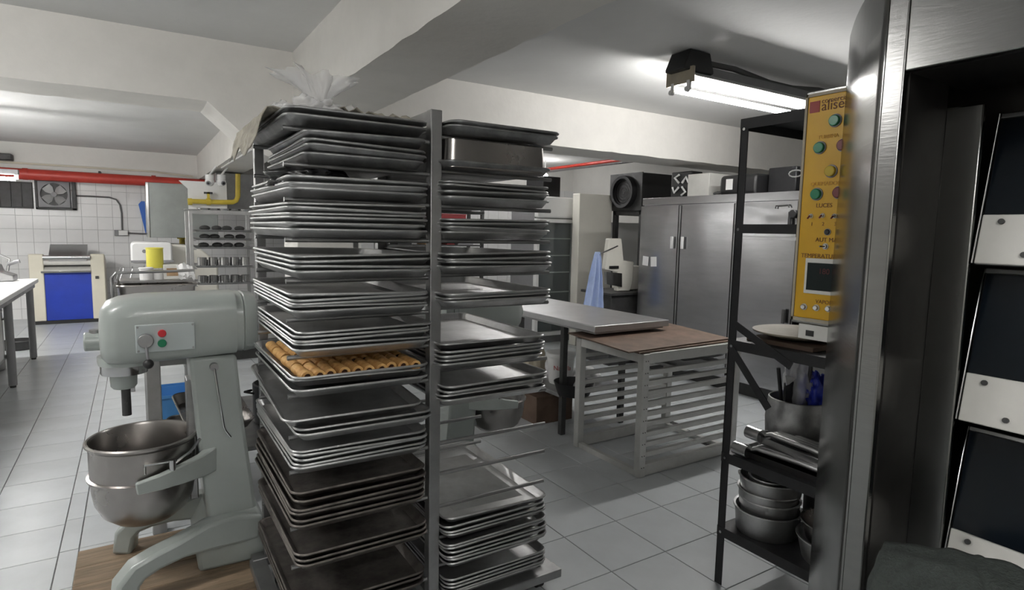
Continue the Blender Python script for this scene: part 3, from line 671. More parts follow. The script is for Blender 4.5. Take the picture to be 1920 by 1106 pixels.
# ================================================================== MAIN TRAY RACK
PXc = .875; YA, YC = 1.90, 2.42
rk = empty('tray_rack', 'tall steel tray rack with a centre post and side arms, loaded with trays', 'rack', (PXc, 2.16, 0))
o_ = Vector((PXc, 2.16, 0))
def rel(mb): return shift(mb, o_)
for y in (YA, YC):
    rel(B((PXc-.021, y-.02, .09), (PXc+.021, y+.02, 1.85))).build('centre_post', 'rack', rk, bevel=.003)
rel(B((.408, 2.538, .09), (.443, 2.573, 1.85))).build('rear_post', 'rack', rk, bevel=.003)
rel(B((PXc-.018, YA+.02, 1.815), (PXc+.018, YC-.02, 1.848))).build('top_rail', 'rack', rk)
rel(B((PXc-.018, YA+.02, .09), (PXc+.018, YC-.02, .125))).build('base_rail', 'rack', rk)
rel(B((.443, 2.54, 1.815), (PXc+.018, 2.57, 1.845))).build('top_rail', 'rack', rk); rel(B((PXc-.018, YC+.02, 1.815), (PXc+.018, 2.54, 1.845))).build('top_rail', 'rack', rk)
for y in (1.86, 2.543): rel(B((.36, y-.03, .055), (1.42, y+.03, .09))).build('base_bar', 'rack', rk, bevel=.003)
for x in (.38, 1.39): rel(B((x-.03, 1.86, .05), (x+.03, 2.543, .085))).build('base_side', 'rack', rk, bevel=.003)
for x in (.45, 1.35):
    for y in (1.9, 2.46):
        cs = rel(MB().cyl((x-.014, y, .028), (x+.014, y, .028), .028, n=16)).build('caster', 'rub', rk); rel(B((x-.018, y-.012, .03), (x+.018, y+.012, .056))).build('fork', 'steeld', cs)
TW, TD, TH = .452, .69, .027
def tray_mesh(name, warp=0., seed=0, h=TH, wx=TW, dy=TD, m='alu', fl=.012):
    hx, hy = wx/2, dy/2
    rings = [rr(hx-fl-.012, hy-fl-.012, .02, -h+.0012), rr(hx-.0085, hy-.0085, .034, -.004), rr(hx-.0065, hy-.0065, .036, -.0005), rr(hx-.003, hy-.003, .038, .0008),
             rr(hx, hy, .04, -.002), rr(hx, hy, .04, -.0048), rr(hx-.0025, hy-.0025, .038, -.0072), rr(hx-.0068, hy-.0068, .035, -.0064), rr(hx-fl-.0128, hy-fl-.0128, .02, -h)]
    mb = MB(); mb.loft(rings)
    if warp:
        rg = random.Random(seed); a, b, c = (rg.uniform(-1, 1) for _ in range(3))
        for p in mb.v:
            u, v = p.x/hx, p.y/hy
            p.z += warp*(a*u*v+.6*b*(v*v-.4)*abs(u)+.5*c*math.sin(2.6*u+v))
    o = mb.build(name, m, smooth=50); me = o.data; bpy.data.objects.remove(o); return me
TM = {k: [tray_mesh('sheet_tray', 0, m=k)]+[tray_mesh('sheet_tray', .004, s, m=k) for s in (1, 2, 3)] for k in ('alu', 'alud', 'burnt')}
ST = [ # name, left px, left ys, right px, right ys, front Y, finish, column, words
 ('1', 539, [199, 213], 805, [223, 236], 1.83, 'alud'), ('2', 577, [243, 260, 270, 282], 800, [262, 280, 289, 303], 1.83, 'alud'),
 ('4', 541, [328, 340, 350], 807, [342, 353, 362], 1.83, 'alu'), ('5', 535, [381, 393, 402, 409, 420, 429], 806, [385, 393, 400, 407, 418, 431], 1.83, 'alu'),
 ('6', 548, [481, 490, 502, 510], 814, [475, 484, 494, 502], 1.83, 'alu'), ('7', 549, [555, 564, 570, 578, 585], 806, [542, 549, 556, 563, 570], 1.83, 'alu'),
 ('8', 556, [625, 632, 639, 647, 654], 814, [606, 613, 621, 630, 638], 1.83, 'alu'), ('9', 550, [705, 713, 729], 806, [685, 692, 706], 1.83, 'alu'),
 ('10', 557, [808, 817], 815, [768, 775], 1.81, 'alu'), ('11', 551, [850, 857, 865, 875, 881], 807, [806, 813, 820, 828, 834], 1.83, 'alu'),
 ('12', 554, [927, 942, 954, 963, 980, 988], 800, [877, 892, 905, 914, 925, 935], 1.83, 'burnt'), ('13', 560, [1046, 1057, 1066], 800, [979, 989, 996], 1.83, 'burnt'),
 ('14', 560, [1165, 1176, 1187], 800, [1052, 1062, 1072], 1.83, 'burnt')]
SR = [('1', 846, [219, 228], 1057, [252, 258], 1.81, 'alud'), ('2', 836, [300], 1037, [314], 1.83, 'alud'), ('3', 835, [336, 344, 354, 366], 1034, [352, 359, 367, 377], 1.84, 'alu'),
 ('4', 833, [409, 417, 425, 433], 1034, [414, 420, 430, 437], 1.84, 'alu'), ('5', 836, [473, 483, 491, 499], 1044, [475, 484, 490, 497], 1.81, 'alu'),
 ('6', 833, [553, 561, 567], 1041, [541, 548, 553], 1.80, 'alu'), ('7', 828, [645, 663, 671, 680, 688], 1027, [628, 637, 644, 652, 659], 1.83, 'alu'),
 ('8', 831, [727, 736, 744, 752], 1030, [697, 706, 714, 722], 1.83, 'alu'), ('9', 838, [978, 989, 997, 1005], 1028, [924, 940, 949, 953], 1.83, 'alu'),
 ('10', 836, [1021, 1028, 1035, 1042, 1049, 1058], 1033, [972, 979, 986, 993, 1000, 1006], 1.82, 'alu'), ('11', 838, [1087, 1094, 1101, 1108, 1115], 1028, [1031, 1038, 1045, 1052, 1058], 1.83, 'alu')]
words = {'alu': 'silver sheet tray', 'alud': 'dull sheet tray', 'burnt': 'burnt sheet tray'}
rods = {'left': [], 'right': []}; TOP = {}
for side, LST in (('left', ST), ('right', SR)):
    for si, (nm, xl, yl, xr, yr, yf, fin) in enumerate(LST):
        n = len(yl); A = U(xl, yl[0], 'Y', yf); C_ = U(xr, yr[0], 'Y', yf)
        xc = (A.x+C_.x)/2
        zs = [(U(xl, a, 'Y', yf).z+U(xr, b, 'Y', yf).z)/2 for a, b in zip(yl, yr)]
        if n == 1: pass
        for i in range(n-2, -1, -1): zs[i] = max(zs[i], zs[i+1]+.0095)
        lo = zs[-1]-TH
        rods[side].append(lo)
        sc = .87 if (side, nm) == ('left', '2') else 1.
        TOP[(side, nm)] = (xc, yf+TD*sc/2, zs[0])
        for i in range(n):
            me = TM[fin][0 if i == n-1 or i == 0 and n < 4 else rnd.randrange(0, 4)]
            o = bpy.data.objects.new('sheet_tray', me); col.objects.link(o)
            o.scale = (sc, sc, 1); o.location = (xc+rnd.uniform(-.004, .004), yf+TD*sc/2+rnd.uniform(-.008, .008), zs[i])
            o.rotation_euler = (0, 0, R(rnd.uniform(-.6, .6)))
            pos = nth(i, n)
            tag(o, f"{words[fin]}, {pos} in the {ORD[si]} stack of the rack's {side} column", 'tray', f'sheet trays on the {side} column')
# arms: front and rear rod under every stack, plus the empty right-hand levels
rods['right'] += [.695, .581, .457]
for side, zz in rods.items():
    xe = (PXc+.021, 1.365) if side == 'right' else (.385, PXc-.021)
    for z in zz:
        for y in (YA, YC):
            rel(MB().cyl((xe[0], y, z-.0085), (xe[1], y, z-.0085), .0075, n=10)).build('arm', 'rack', rk)
# loose trays lying askew
def loose(loc, rot, fin, label):
    o = bpy.data.objects.new('sheet_tray', TM[fin][0]); col.objects.link(o); o.location = loc; o.rotation_euler = rot; tag(o, label, 'tray', 'loose sheet trays'); return o
x, y, z = TOP[('left', '10')]; 
q = U(500, 742, 'Z', z-.012)
loose((x-.03, y+.005, z+.048), (R(3.2), 0, R(-1.0)), 'alu', 'sheet tray pushed back and tilted above the tenth left stack')
# deep pan on the right column
x, y, z = TOP[('right', '2')]
dp = MB().loft([rr(.2, .28, .03, 0), rr(.205, .285, .03, .004), rr(.2, .28, .03, .098), rr(.195, .275, .03, .1), rr(.01, .01, .005, .1)][0:5])
tag(dp.build('deep_pan', 'bowl', loc=(x+.0, y-.045, z-TH+.002), smooth=30), 'deep steel pan upside down on the second right tray, below the top trays', 'pan')
# plastic handle bag on right top
x, y, z = TOP[('right', '1')]
o = MB().tube([(-.045, .0, 0), (-.04, .0, .035), (-.02, .005, .06), (.015, .005, .062), (.035, 0, .045), (.04, .0, .02), (.03, .005, 0)], .005, 6).build('plastic_loop', 'bag', loc=(U(930, 226, 'Y', y-.05).x, y-.05, z-TH+.003)); o.scale = (1, 1, .75); tag(o, 'thin clear plastic loop on the top right trays', 'plastic loop')
# pastries on the ninth left stack
x, y, z = TOP[('left', '9')]
pm = None
def roll_mesh(seed):
    rg = random.Random(seed); r = .019; L = .13; n = 14
    mb = MB(); rings = []
    ks = [(-.5, .55), (-.5, .85), (-.49, 1), (-.2, 1.02), (.1, .97), (.3, 1.03), (.49, 1), (.5, .85), (.5, .55)]
    for t, k in ks:
        ring = []
        for i in range(n):
            a = 2*math.pi*i/n; rr_ = r*k*(1+.10*noise.noise((math.cos(a)*2, math.sin(a)*2, t*6+seed)))
            ring.append(Vector((rr_*math.cos(a), t*L, r+rr_*.92*math.sin(a)-.001)))
        rings.append(ring)
    rings = [[Vector((p.x, -.42*L, p.z)) for p in rings[0]]]+rings+[[Vector((p.x, .42*L, p.z)) for p in rings[-1]]]
    mb.loft(rings, caps=False); o = mb.build('pastry_roll', 'pastry', smooth=60); me = o.data; bpy.data.objects.remove(o)
    mb = MB(); mb.cyl((0, -.43*L, r), (0, .43*L, r), r*.6, n=10); o = mb.build('filling', 'filling'); me2 = o.data; bpy.data.objects.remove(o)
    return me, me2
RM = [roll_mesh(s) for s in range(4)]
def pastry(loc, rz, label, grp):
    a, b = RM[rnd.randrange(4)]
    o = bpy.data.objects.new('pastry_roll', a); col.objects.link(o); o.location = loc; o.rotation_euler = (0, 0, rz); tag(o, label, 'pastry', grp)
    c = bpy.data.objects.new('filling', b); col.objects.link(c); c.parent = o
zf = z-TH+.0035
for r_ in range(4):
    for k in range(10):
        xx = x-.178+.0395*k; yy = y-TD/2+.085+.148*r_
        pastry((xx+rnd.uniform(-.002, .002), yy+rnd.uniform(-.008, .008), zf), R(rnd.uniform(-4, 4)), f'golden pastry roll, {ORD[k]} from the left in the {["front", "second", "third", "rear"][r_]} row of the pastry tray', f'pastry rolls, {["front", "second", "third", "rear"][r_]} row')
# plastic bag on top of the rack
def crumple(name, m, loc, sx, sy, sz, seed, amp=.35, sub=4, label='', cat='', freq=2.2, flat=.0):
    bm = bmesh.new(); bmesh.ops.create_icosphere(bm, subdivisions=sub, radius=1)
    for v in bm.verts:
        p = v.co.copy(); off = Vector((seed, seed*1.7, -seed))
        n1 = noise.noise(p*freq+off); n2 = 1-abs(noise.noise(p*freq*2.1+off)); n3 = 1-abs(noise.noise(p*freq*4.3+off))
        k = 1+amp*(n1+.5*(n2-.6)+.25*(n3-.6)); v.co = Vector((p.x*sx*k, p.y*sy*k, max(-flat*sz, p.z*sz*k)))
    zmin = min(v.co.z for v in bm.verts)
    for v in bm.verts: v.co.z -= zmin
    me = bpy.data.meshes.new(name); bm.to_mesh(me); bm.free(); me.materials.append(M[m])
    me.polygons.foreach_set('use_smooth', [True]*len(me.polygons)); me.update()
    o = bpy.data.objects.new(name, me); col.objects.link(o); o.location = loc; return tag(o, label, cat)
x, y, z = TOP[('left', '1')]
crumple('plastic_bag', 'bag', (x-.10, y-.10, z-TH+.003), .10, .15, .055, 3.1, .5, 5, 'crumpled clear plastic bag body on top of the rack', 'bag', 2.6, .45)
bg = MB(); rings = []; nu = 72        # gathered top of the bag: a pleated fan of thin film
for v_ in range(9):
    v = v_/8; ring = []
    for i in range(nu):
        t = 2*math.pi*i/nu; ple = 1+.34*v*math.sin(9*t+2*v)+.18*v*math.sin(23*t+5*v)+.25*noise.noise((math.cos(t)*1.5, math.sin(t)*1.5, v*2))
        r_ = (.014+.085*v**1.2)*ple
        ring.append(Vector((r_*math.cos(t)*1.1-.02*v, r_*math.sin(t)*.8, .105*v**.8*(1+.35*noise.noise((math.cos(t)*2, math.sin(t)*2, 4.+v))))))
    rings.append(ring)
bg.loft(rings, caps=False)
tag(bg.build('plastic_bag', 'bag', loc=(x-.075, y-.16, z+.028), smooth=180), 'pleated open top of a clear plastic bag fanning up above the rack', 'bag')
crumple('plastic_bag', 'bag', (x+.03, y-.17, z-TH+.003), .075, .07, .04, 6.6, .5, 4, 'small crumpled clear bag at the right of the pleated one', 'bag', 2.6, .45)
crumple('plastic_bag', 'bag', (x-.165, y+.06, z-TH+.004), .045, .14, .065, 8.3, .4, 4, 'small puffed clear bag at the left of the rack top', 'bag', 2.6, .4)
# rag hanging over the top left corner
def drape(name, m, fn, nu, nv, th, label, cat, sub=1):
    mb = MB(); vs_ = [Vector(fn(i/nu, j/nv)) for i in range(nu+1) for j in range(nv+1)]
    fs = [(i*(nv+1)+j, i*(nv+1)+j+1, (i+1)*(nv+1)+j+1, (i+1)*(nv+1)+j) for i in range(nu) for j in range(nv)]
    mb.add(vs_, fs); o = mb.build(name, m, smooth=180)
    s = o.modifiers.new('thick', 'SOLIDIFY'); s.thickness = th; s.offset = 0
    c = Vector((sum(p.x for p in vs_)/len(vs_), sum(p.y for p in vs_)/len(vs_), min(p.z for p in vs_)))
    o.data.transform(Matrix.Translation(-c)); o.location = c
    return tag(o, label, cat)
def ragf(u, v):
    yy = y-.20+.56*u; n_ = noise.noise((u*5, v*4, 2.))*.02
    s = v*.30
    over = max(0, s-.10)
    px_ = x-.238+.10-min(s, .10)-over*.18+n_*.6
    pz = z+.012-over*(.62+.4*noise.noise((u*3.1, 4., .3)))+n_*.7+.012*math.sin(u*19+v*3)*min(1, over*12)
    return (px_-.012*(over > 0), yy+n_, pz)
drape('dirty_rag', 'rag', ragf, 30, 16, .003, 'dirty beige rag hanging over the top left corner of the rack', 'rag')
def ragf2(u, v):
    return (x-.06+.26*u, y-.27+.14*v, z+.008+.030*abs(noise.noise((u*6, v*5, 9.)))+.04*max(0, (u-.75))*math.sin(v*6))
drape('dirty_rag', 'rag', ragf2, 20, 10, .003, 'small crumpled rag lying along the front of the top tray', 'rag')
# black bag between third and fourth left stacks
x, y, z = TOP[('left', '4')]
crumple('black_bag', 'bagb', (x-.12, y-.16, z-TH+.003), .115, .13, .045, 5.2, .35, 4, 'crumpled black plastic bag on the third left stack', 'bag', 2.4, .5)
# ================================================================== LOW RACK, BOARDS, STEEL TABLE
X0, X1, Y0, Y1, HT = 2.49, 3.376, 2.49, 3.125, .755
e = empty('low_rack', 'low pale metal tray rack with horizontal slats, standing on the floor', 'rack', ((X0+X1)/2, (Y0+Y1)/2, 0))
c0 = Vector(e.location); r2 = lambda mb: shift(mb, c0)
for x in (X0, X1-.05):
    for y in (Y0, Y1-.05): r2(B((x, y, 0), (x+.05, y+.05, HT-.005))).build('leg', 'lowrk', e, bevel=.004)
for y in (Y0+.003, Y1-.047):
    r2(B((X0+.05, y, HT-.065), (X1-.05, y+.044, HT-.002))).build('top_rail', 'lowrk', e, bevel=.004)
    r2(B((X0+.05, y, .005), (X1-.05, y+.044, .075))).build('bottom_rail', 'lowrk', e, bevel=.003)
    for k in range(9):
        z = .118+.0625*k; r2(B((X0+.05, y+.004, z), (X1-.05, y+.032, z+.030))).build('slat', 'lowrk', e, bevel=.003)
for x in (X0+.002, X1-.048):
    r2(B((x, Y0+.05, HT-.06), (x+.046, Y1-.05, HT-.004))).build('side_rail', 'lowrk', e, bevel=.004)
    r2(B((x+.005, Y0+.05, .0), (x+.04, Y1-.05, .035))).build('side_rail', 'lowrk', e, bevel=.003)
for k in range(10):
    for dx in (.018, .036): r2(MB().cyl((X0+dx, Y0-.0015, .06+.072*k), (X0+dx, Y0+.002, .06+.072*k), .0035, n=8)).build('rivet', 'dgrey', e)
for k, z in enumerate((HT-.10, HT-.165)):
    o = bpy.data.objects.new('sheet_tray', TM['alu'][0]); col.objects.link(o); o.location = (3.1, 2.81, z+.03); o.scale = (.95, .82, 1)
    o.scale = (.95, .80, 1)
    tag(o, ['upper sheet tray inside the low slatted rack', 'lower sheet tray inside the low slatted rack'][k], 'tray')
q = [U(1065, 622, 'Z', .775), U(1182, 660, 'Z', .775), U(1372, 634, 'Z', .775), U(1258, 603, 'Z', .775)]
def quadboard(name, q, z0, z1, m, label):
    mb = MB(); mb.add([(p.x, p.y, z0) for p in q]+[(p.x, p.y, z1) for p in q], [(3, 2, 1, 0), (4, 5, 6, 7), (0, 1, 5, 4), (1, 2, 6, 5), (2, 3, 7, 6), (3, 0, 4, 7)])
    return one(mb, name, m, label, 'board', bevel=.001)
quadboard('brown_board', [Vector((2.51, 3.17, 0)), Vector((2.46, 2.5, 0)), Vector((3.32, 2.52, 0)), Vector((3.36, 3.19, 0))], HT, HT+.009, 'brown', 'lower rusty brown sheet on the low rack, its left edge just showing')
quadboard('brown_board', [Vector((2.47, 3.195, 0)), Vector((2.385, 2.51, 0)), Vector((3.33, 2.545, 0)), Vector((3.46, 3.22, 0))], HT+.010, HT+.018, 'brown', 'upper rusty brown sheet covering the low slatted rack')
TZ = .85
e = empty('steel_table', 'long steel table behind the low rack, pale brushed top', 'table', (2.86, 3.9, 0))
MB().box((-.36, -.95, TZ-.045), (.32, .95, TZ)).build('table_top', 'tabtop', e, bevel=.005)
MB().box((-.33, -.92, TZ-.06), (.29, .92, TZ-.044)).build('apron', 'steeld', e)
for x in (-.3, .26):
    for y in (-.55, .86): MB().box((x-.02, y-.02, 0), (x+.02, y+.02, TZ-.045)).build('leg', 'dgrey', e, bevel=.003)
MB().box((-.32, -.55, .27), (.28, .88, .30)).build('lower_shelf', 'steeld', e, bevel=.003)
MB().box((-.33, .1, TZ-.05), (-.29, .9, TZ-.044)).build('rail', 'dgrey', e)
SZ = .30
# white bucket with red print
c = U(1054, 700, 'Z', SZ)
e = empty('white_bucket', 'white plastic bucket with red lettering on the shelf under the steel table', 'bucket', (2.74, 3.62, SZ))
MB().lathe([(.003, 0), (.085, 0), (.09, .01), (.105, .2), (.11, .205), (.11, .215), (.1, .215), (.083, .012), (.003, .01)], n=28).build('body', 'white', e)
MB().lathe([(.003, .213), (.113, .213), (.114, .232), (.108, .238), (.003, .236)], n=28).build('lid', 'white', e)
t = text_mesh('Natella', .05, 'redp', 'red_lettering', e)
for v in t.data.vertices:
    u = (v.co.x-.07)/.104; zz = .115+v.co.y; a = R(240)+u; rad = .1015+.0
    v.co = Vector((math.cos(a)*rad*(1+.06*(zz-.1)/.1), math.sin(a)*rad*(1+.06*(zz-.1)/.1), zz))
crumple('paper_sack', 'board', (2.66, 3.86, SZ), .09, .08, .14, 4.4, .3, 4, 'crumpled beige sack on the shelf beside the white bucket', 'sack', 2., .8)
crumple('white_sack', 'white', (2.78, 3.40, SZ), .08, .09, .07, 6.4, .3, 4, 'white flour bag lying on the shelf behind the low rack', 'bag', 2., .6)
crumple('white_sack', 'paper', (2.98, 3.62, SZ), .1, .12, .06, 9.4, .3, 4, 'pale bag at the right on the shelf under the steel table', 'bag', 2., .6)
o = MB().lathe([(.003, 0), (.11, 0), (.14, .09), (.145, .09), (.115, -.0), (.11, -.004), (.003, -.004)], n=28).build('dark_basin', 'black', loc=(2.62, 3.30, SZ+.004)); tag(o, 'black round basin on the shelf near the right tray stacks', 'basin')
e = empty('brown_box', 'low dark brown box on the floor under the steel table', 'box', (2.65, 3.9, 0))
MB().box((-.14, -.3, 0), (.2, .3, .2)).build('carton', 'brown', e, bevel=.004); MB().box((-.145, -.305, .2), (.205, .305, .215)).build('lid', 'brown', e)
# slatted crate beyond the table
cx, cy = 3.05, 5.35
e = empty('slatted_rack', 'pale slatted rack standing beyond the steel table', 'rack', (cx, cy, 0))
for x in (-.24, .24):
    for y in (-.2, .2): MB().box((x-.02, y-.02, 0), (x+.02, y+.02, .84)).build('post', 'lowrk', e)
for k in range(9):
    for y in (-.215, .215): MB().box((-.24, y-.01, .08+.085*k), (.24, y+.01, .12+.085*k)).build('slat', 'lowrk', e)
MB().box((-.27, -.23, .84), (.27, .23, .87)).build('top_board', 'lowrk', e)
# ================================================================== REFRIGERATOR
FX, FY0, FY1, FH = 4.58, 2.28, 4.72, 1.825
e = empty('upright_refrigerator', 'large stainless refrigerator with tall doors along the right wall', 'refrigerator', (FX+.4, (FY0+FY1)/2, 0))
c0 = Vector(e.location); r2 = lambda mb: shift(mb, c0)
r2(B((FX+.045, FY0, .12), (FX+.85, FY1, FH))).build('cabinet', 'fridge', e, bevel=.006)
r2(B((FX+.02, FY0+.005, FH-.075), (FX+.046, FY1, FH))).build('top_band', 'fridge', e, bevel=.003)
r2(B((FX+.1, FY0+.04, 0), (FX+.8, FY1-.04, .12))).build('plinth', 'dgrey', e)
def bulge_door(y0, y1, z0, z1, n=14):
    """sheet-metal door front with a faint dented bulge"""
    mb = MB(); vs_ = []
    for i in range(n+1):
        for j in range(n+1):
            u, v = i/n, j/n; ed = min(1, 8*min(u, 1-u, v, 1-v))
            b = .004*noise.noise((u*2.2+y0*3, v*3.0, 1.3))*ed+.003*math.sin(math.pi*u)
            vs_.append((FX-b*ed if 0 else FX-b, y0+(y1-y0)*u, z0+(z1-z0)*v))
    mb.add(vs_, [(i*(n+1)+j, i*(n+1)+j+1, (i+1)*(n+1)+j+1, (i+1)*(n+1)+j) for i in range(n) for j in range(n)])
    k = len(mb.v); ring = [(0, 0), (n, 0), (n, n), (0, n)]
    idx = [i*(n+1)+j for i, j in ring]
    mb.box((FX+.004, y0, z0), (FX+.042, y1, z1)); return mb
edges = [FY1, 4.175, 3.525, 2.91, FY0]
for k in range(4):
    y1, y0 = edges[k]-(.022 if k else .004), edges[k+1]+.022
    parts = [(.16, FH-.085)] if k < 2 else [(.16, 1.42), (1.45, FH-.085)]
    for z0, z1 in parts:
        d = r2(bulge_door(y0, y1, z0, z1)).build('door', 'fridge', e, smooth=60)
        hy = y0+.0 if k == 0 else y1-.0
        zz = 1.37 if len(parts) == 1 else (z0+z1)/2
        hy = y0+.045 if k % 2 == 0 else y1-.045
        hd = r2(MB().box((FX-.035, hy-.014, zz-.06), (FX-.02, hy+.014, zz+.06))).build('handle', 'white' if k < 2 else 'dgrey', d, bevel=.004)
for y in (4.175, 3.525, 2.91):
    r2(MB().cyl((FX+.0, y, .2), (FX+.0, y, FH-.09), .009, n=8)).build('hinge_rod', 'steeld', e); r2(B((FX+.03, y-.03, .16), (FX+.048, y+.03, FH-.085))).build('gasket', 'dgrey', e)
for k, (xx, y0, y1) in enumerate(((1210, 480, 498), (1226, 481, 500))):
    a = U(xx-5, y0, 'X', FX-.008); b = U(xx+5, y1, 'X', FX-.008)
    mb = B((FX-.009, min(a.y, b.y), b.z), (FX-.0075, max(a.y, b.y), a.z)); o = one(mb, 'paper_note', 'paper', ['white paper note taped on the refrigerator, left one of two', 'white paper note taped on the refrigerator, right one of two'][k], 'note'); o.rotation_euler = (R(4-8*k), 0, 0)
kn = U(1488, 401, 'X', FX-.03); kd = r2(MB().cyl((FX-.05, kn.y, kn.z), (FX, kn.y, kn.z), .035, n=18)).build('latch_knob', 'black', e, bevel=.006)
wl = [U(x_, y_, 'X', FX-.02) for x_, y_ in ((1454, 391), (1455, 386), (1478, 384), (1480, 389))]; r2(MB().tube(wl, .006, 6)).build('wire_handle', 'dgrey', e)
# on top of the refrigerator
FT = FH
e = empty('compressor_unit', 'dark compressor unit with a rounded motor on the refrigerator top', 'compressor', (FX+.45, 3.72, FT))
rbox(0, 0, .1, .2, .2, .1, .05).build('motor', 'black', e, bevel=.02); MB().box((-.05, -.5, 0), (.3, -.22, .25)).build('coil_block', 'blackp', e, bevel=.01)
MB().tube([(-.15, .2, .05), (-.2, .26, .03), (-.1, .30, .05), (0, .26, .03)], .012, 8).build('hose', 'black', e); MB().box((-.21, .05, .06), (-.19, .12, .16)).build('label_plate', 'white', e)
e = empty('black_crate', 'black plastic crate on the refrigerator top at the right', 'crate', (FX+.45, 2.78, FT))
MB().box((-.2, -.32, 0), (.2, .3, .2)).build('crate_body', 'black', e, bevel=.01); MB().box((-.21, -.33, .2), (.21, .31, .22)).build('rim', 'blackp', e)
e = empty('fan_guard', 'small fan with a white four-armed guard beside the cooling unit', 'fan', (FX+.42, 4.52, FT))
MB().box((-.05, -.14, 0), (.12, .14, .29)).build('housing', 'black', e, bevel=.01)
for k in range(4):
    a = R(45+90*k); MB().tube([(-.058, .03*math.cos(a), .15+.03*math.sin(a)), (-.065, .11*math.cos(a), .15+.11*math.sin(a)), (-.06, .11*math.cos(a+.6), .15+.11*math.sin(a+.6))], .012, 6).build('guard_arm', 'white', e)
e = empty('white_carton', 'pale grey carton on the refrigerator top between the fan and the compressor', 'box', (FX+.5, 4.26, FT))
MB().box((-.15, -.13, 0), (.2, .15, .25)).build('carton', 'mgrey' if 0 else 'whitep', e, bevel=.004)
# ================================================================== EVAPORATOR AND FAR RIGHT
a = U(1150, 330, 'Y', 5.4)
e = empty('evaporator_unit', 'black cooling unit with a large round fan mouth, on a stand beside the refrigerator', 'cooling unit', (5.53, 5.74, 0))
MB().box((-.22, -.28, 1.745), (.75, .3, 2.2)).build('housing', 'black', e, bevel=.008)
MB().box((-.235, -.285, 1.74), (-.22, .3, 2.205)).build('front_plate', 'dgrey', e)
ring = MB(); cz = 1.97
prof = [(.205, 0), (.2, -.05), (.175, -.06), (.17, 0.0)]
MB().lathe([(.165, 0), (.165, -.075), (.2, -.08), (.205, -.06), (.205, 0)], (-.235, 0, cz), 36, 'X').build('fan_ring', 'blackp', e)
MB().cyl((-.245, 0, cz), (-.236, 0, cz), .165, n=30).build('fan_mouth', 'black', e)
for k in range(5):
    r = .035*k+.02; MB().tube([(-.27, r*math.cos(R(i*20)), cz+r*math.sin(R(i*20))) for i in range(18)], .003, 5, closed=True).build('guard_wire', 'dgrey', e)
for s in (-1, 1): MB().box((-.2, .24*s-.025, 0), (-.14, .24*s+.025, 1.745)).build('stand_leg', 'dgrey', e)
MB().box((-.2, -.24, 1.685), (.7, .24, 1.745)).build('stand_top', 'dgrey', e)
MB().bar([(-.17, -.25, 1.3), (.1, -.25, 1.12)], .03, .03).build('brace', 'blackp', e); MB().bar([(-.17, -.25, 1.58), (.5, -.25, 1.6)], .03, .04).build('brace', 'blackp', e)
one(B((5.45, 6.3, .0), (6.6, 6.38, 1.6)), 'chest_door', 'white', 'white door panel leaning behind the cream machine', 'door', bevel=.004)
a = U(1150, 450, 'Y', 5.0)
e = empty('dough_moulder', 'cream dough machine with an upright neck and a steel chute', 'machine', (4.62, 5.05, 0))
def px5(x, y): q = U(x, y, 'Y', 4.95)-Vector((4.62, 5.05, 0)); return (q.x, q.z)
poly = [px5(*p) for p in ((1143, 447), (1166, 447), (1170, 488), (1189, 491), (1187, 530), (1181, 546), (1158, 546), (1158, 510), (1135, 505))]
MB().prism(poly, -.1, -.03, 'Y').build('body', 'cream2', e, bevel=.012); MB().box((.06, -.03, px5(1158, 546)[1]), (.3, .2, px5(1158, 500)[1])).build('rear_housing', 'cream2', e, bevel=.01)
a = px5(1133, 510); b = px5(1162, 535)
MB().prism([px5(1133, 509), px5(1163, 512), px5(1163, 538), px5(1134, 532)], -.13, -.1, 'Y').build('chute', 'steels', e, bevel=.002)
a = px5(1142, 502); MB().box((a[0], -.112, a[1]-.012), (a[0]+.13, -.1, a[1]+.02)).build('slot', 'black', e)
a = px5(1181, 546); zt = a[1]-.0
MB().box((-.3, -.2, zt-.03), (.42, .32, zt)).build('stand_top', 'dgrey', e, bevel=.004)
MB().box((-.26, -.16, .0), (.38, .28, zt-.03)).build('stand', 'dgrey', e, bevel=.006)
a = px5(1158, 461); b = px5(1117, 477)
MB().cyl((a[0], -.1, a[1]), (b[0], -.14, b[1]), .008, n=8).build('rod', 'steels', e); MB().sphere((b[0], -.14, b[1]), .022, 10, 8).build('rod_knob', 'black', e)
ck = Vector((4.62+b[0], 5.05-.14, b[1]))
def apron(u, v):
    wdt = .035+.085*v**.7+.012*noise.noise((v*5, 3, 0)); k = 5
    return (ck.x-.03+(u-.42)*wdt*2-.05*v, ck.y-.02+.03*math.sin(u*k*2*math.pi*.5+v)*min(1, v*3)+.0, ck.z+.03-.62*v)
drape('blue_apron', 'cloth', apron, 36, 20, .003, 'pale blue apron hanging from the rod of the cream machine', 'apron')
one(B((4.75, 5.98, 0), (5.29, 6.12, 1.94)), 'partition_panel', 'cream2', 'plain pale upright panel between the glass cooler and the cooling unit', 'panel', bevel=.006)
e = empty('display_cooler', 'glass door display cooler with white frame and shelves', 'cooler', (4.62, 6.3, 0))
MB().box((-.3, .05, 0), (.33, .6, 1.9)).build('cabinet', 'mgrey', e, bevel=.006)
MB().box((-.3, -.04, 1.63), (.33, .06, 1.9)).build('sign_box', 'white', e, bevel=.02)
for x in (-.3, .28): MB().box((x, -.01, .1), (x+.05, .05, 1.62)).build('door_frame', 'white', e, bevel=.004)
for z in (.1, 1.57): MB().box((-.25, -.01, z), (.28, .05, z+.05)).build('door_frame', 'white', e, bevel=.004)
MB().box((-.25, .01, .15), (.28, .016, 1.57)).build('door_glass', 'glass', e)
for z in (.4, .66, .92, 1.14, 1.36): MB().box((-.25, .03, z), (.28, .049, z+.014)).build('shelf', 'white', e)
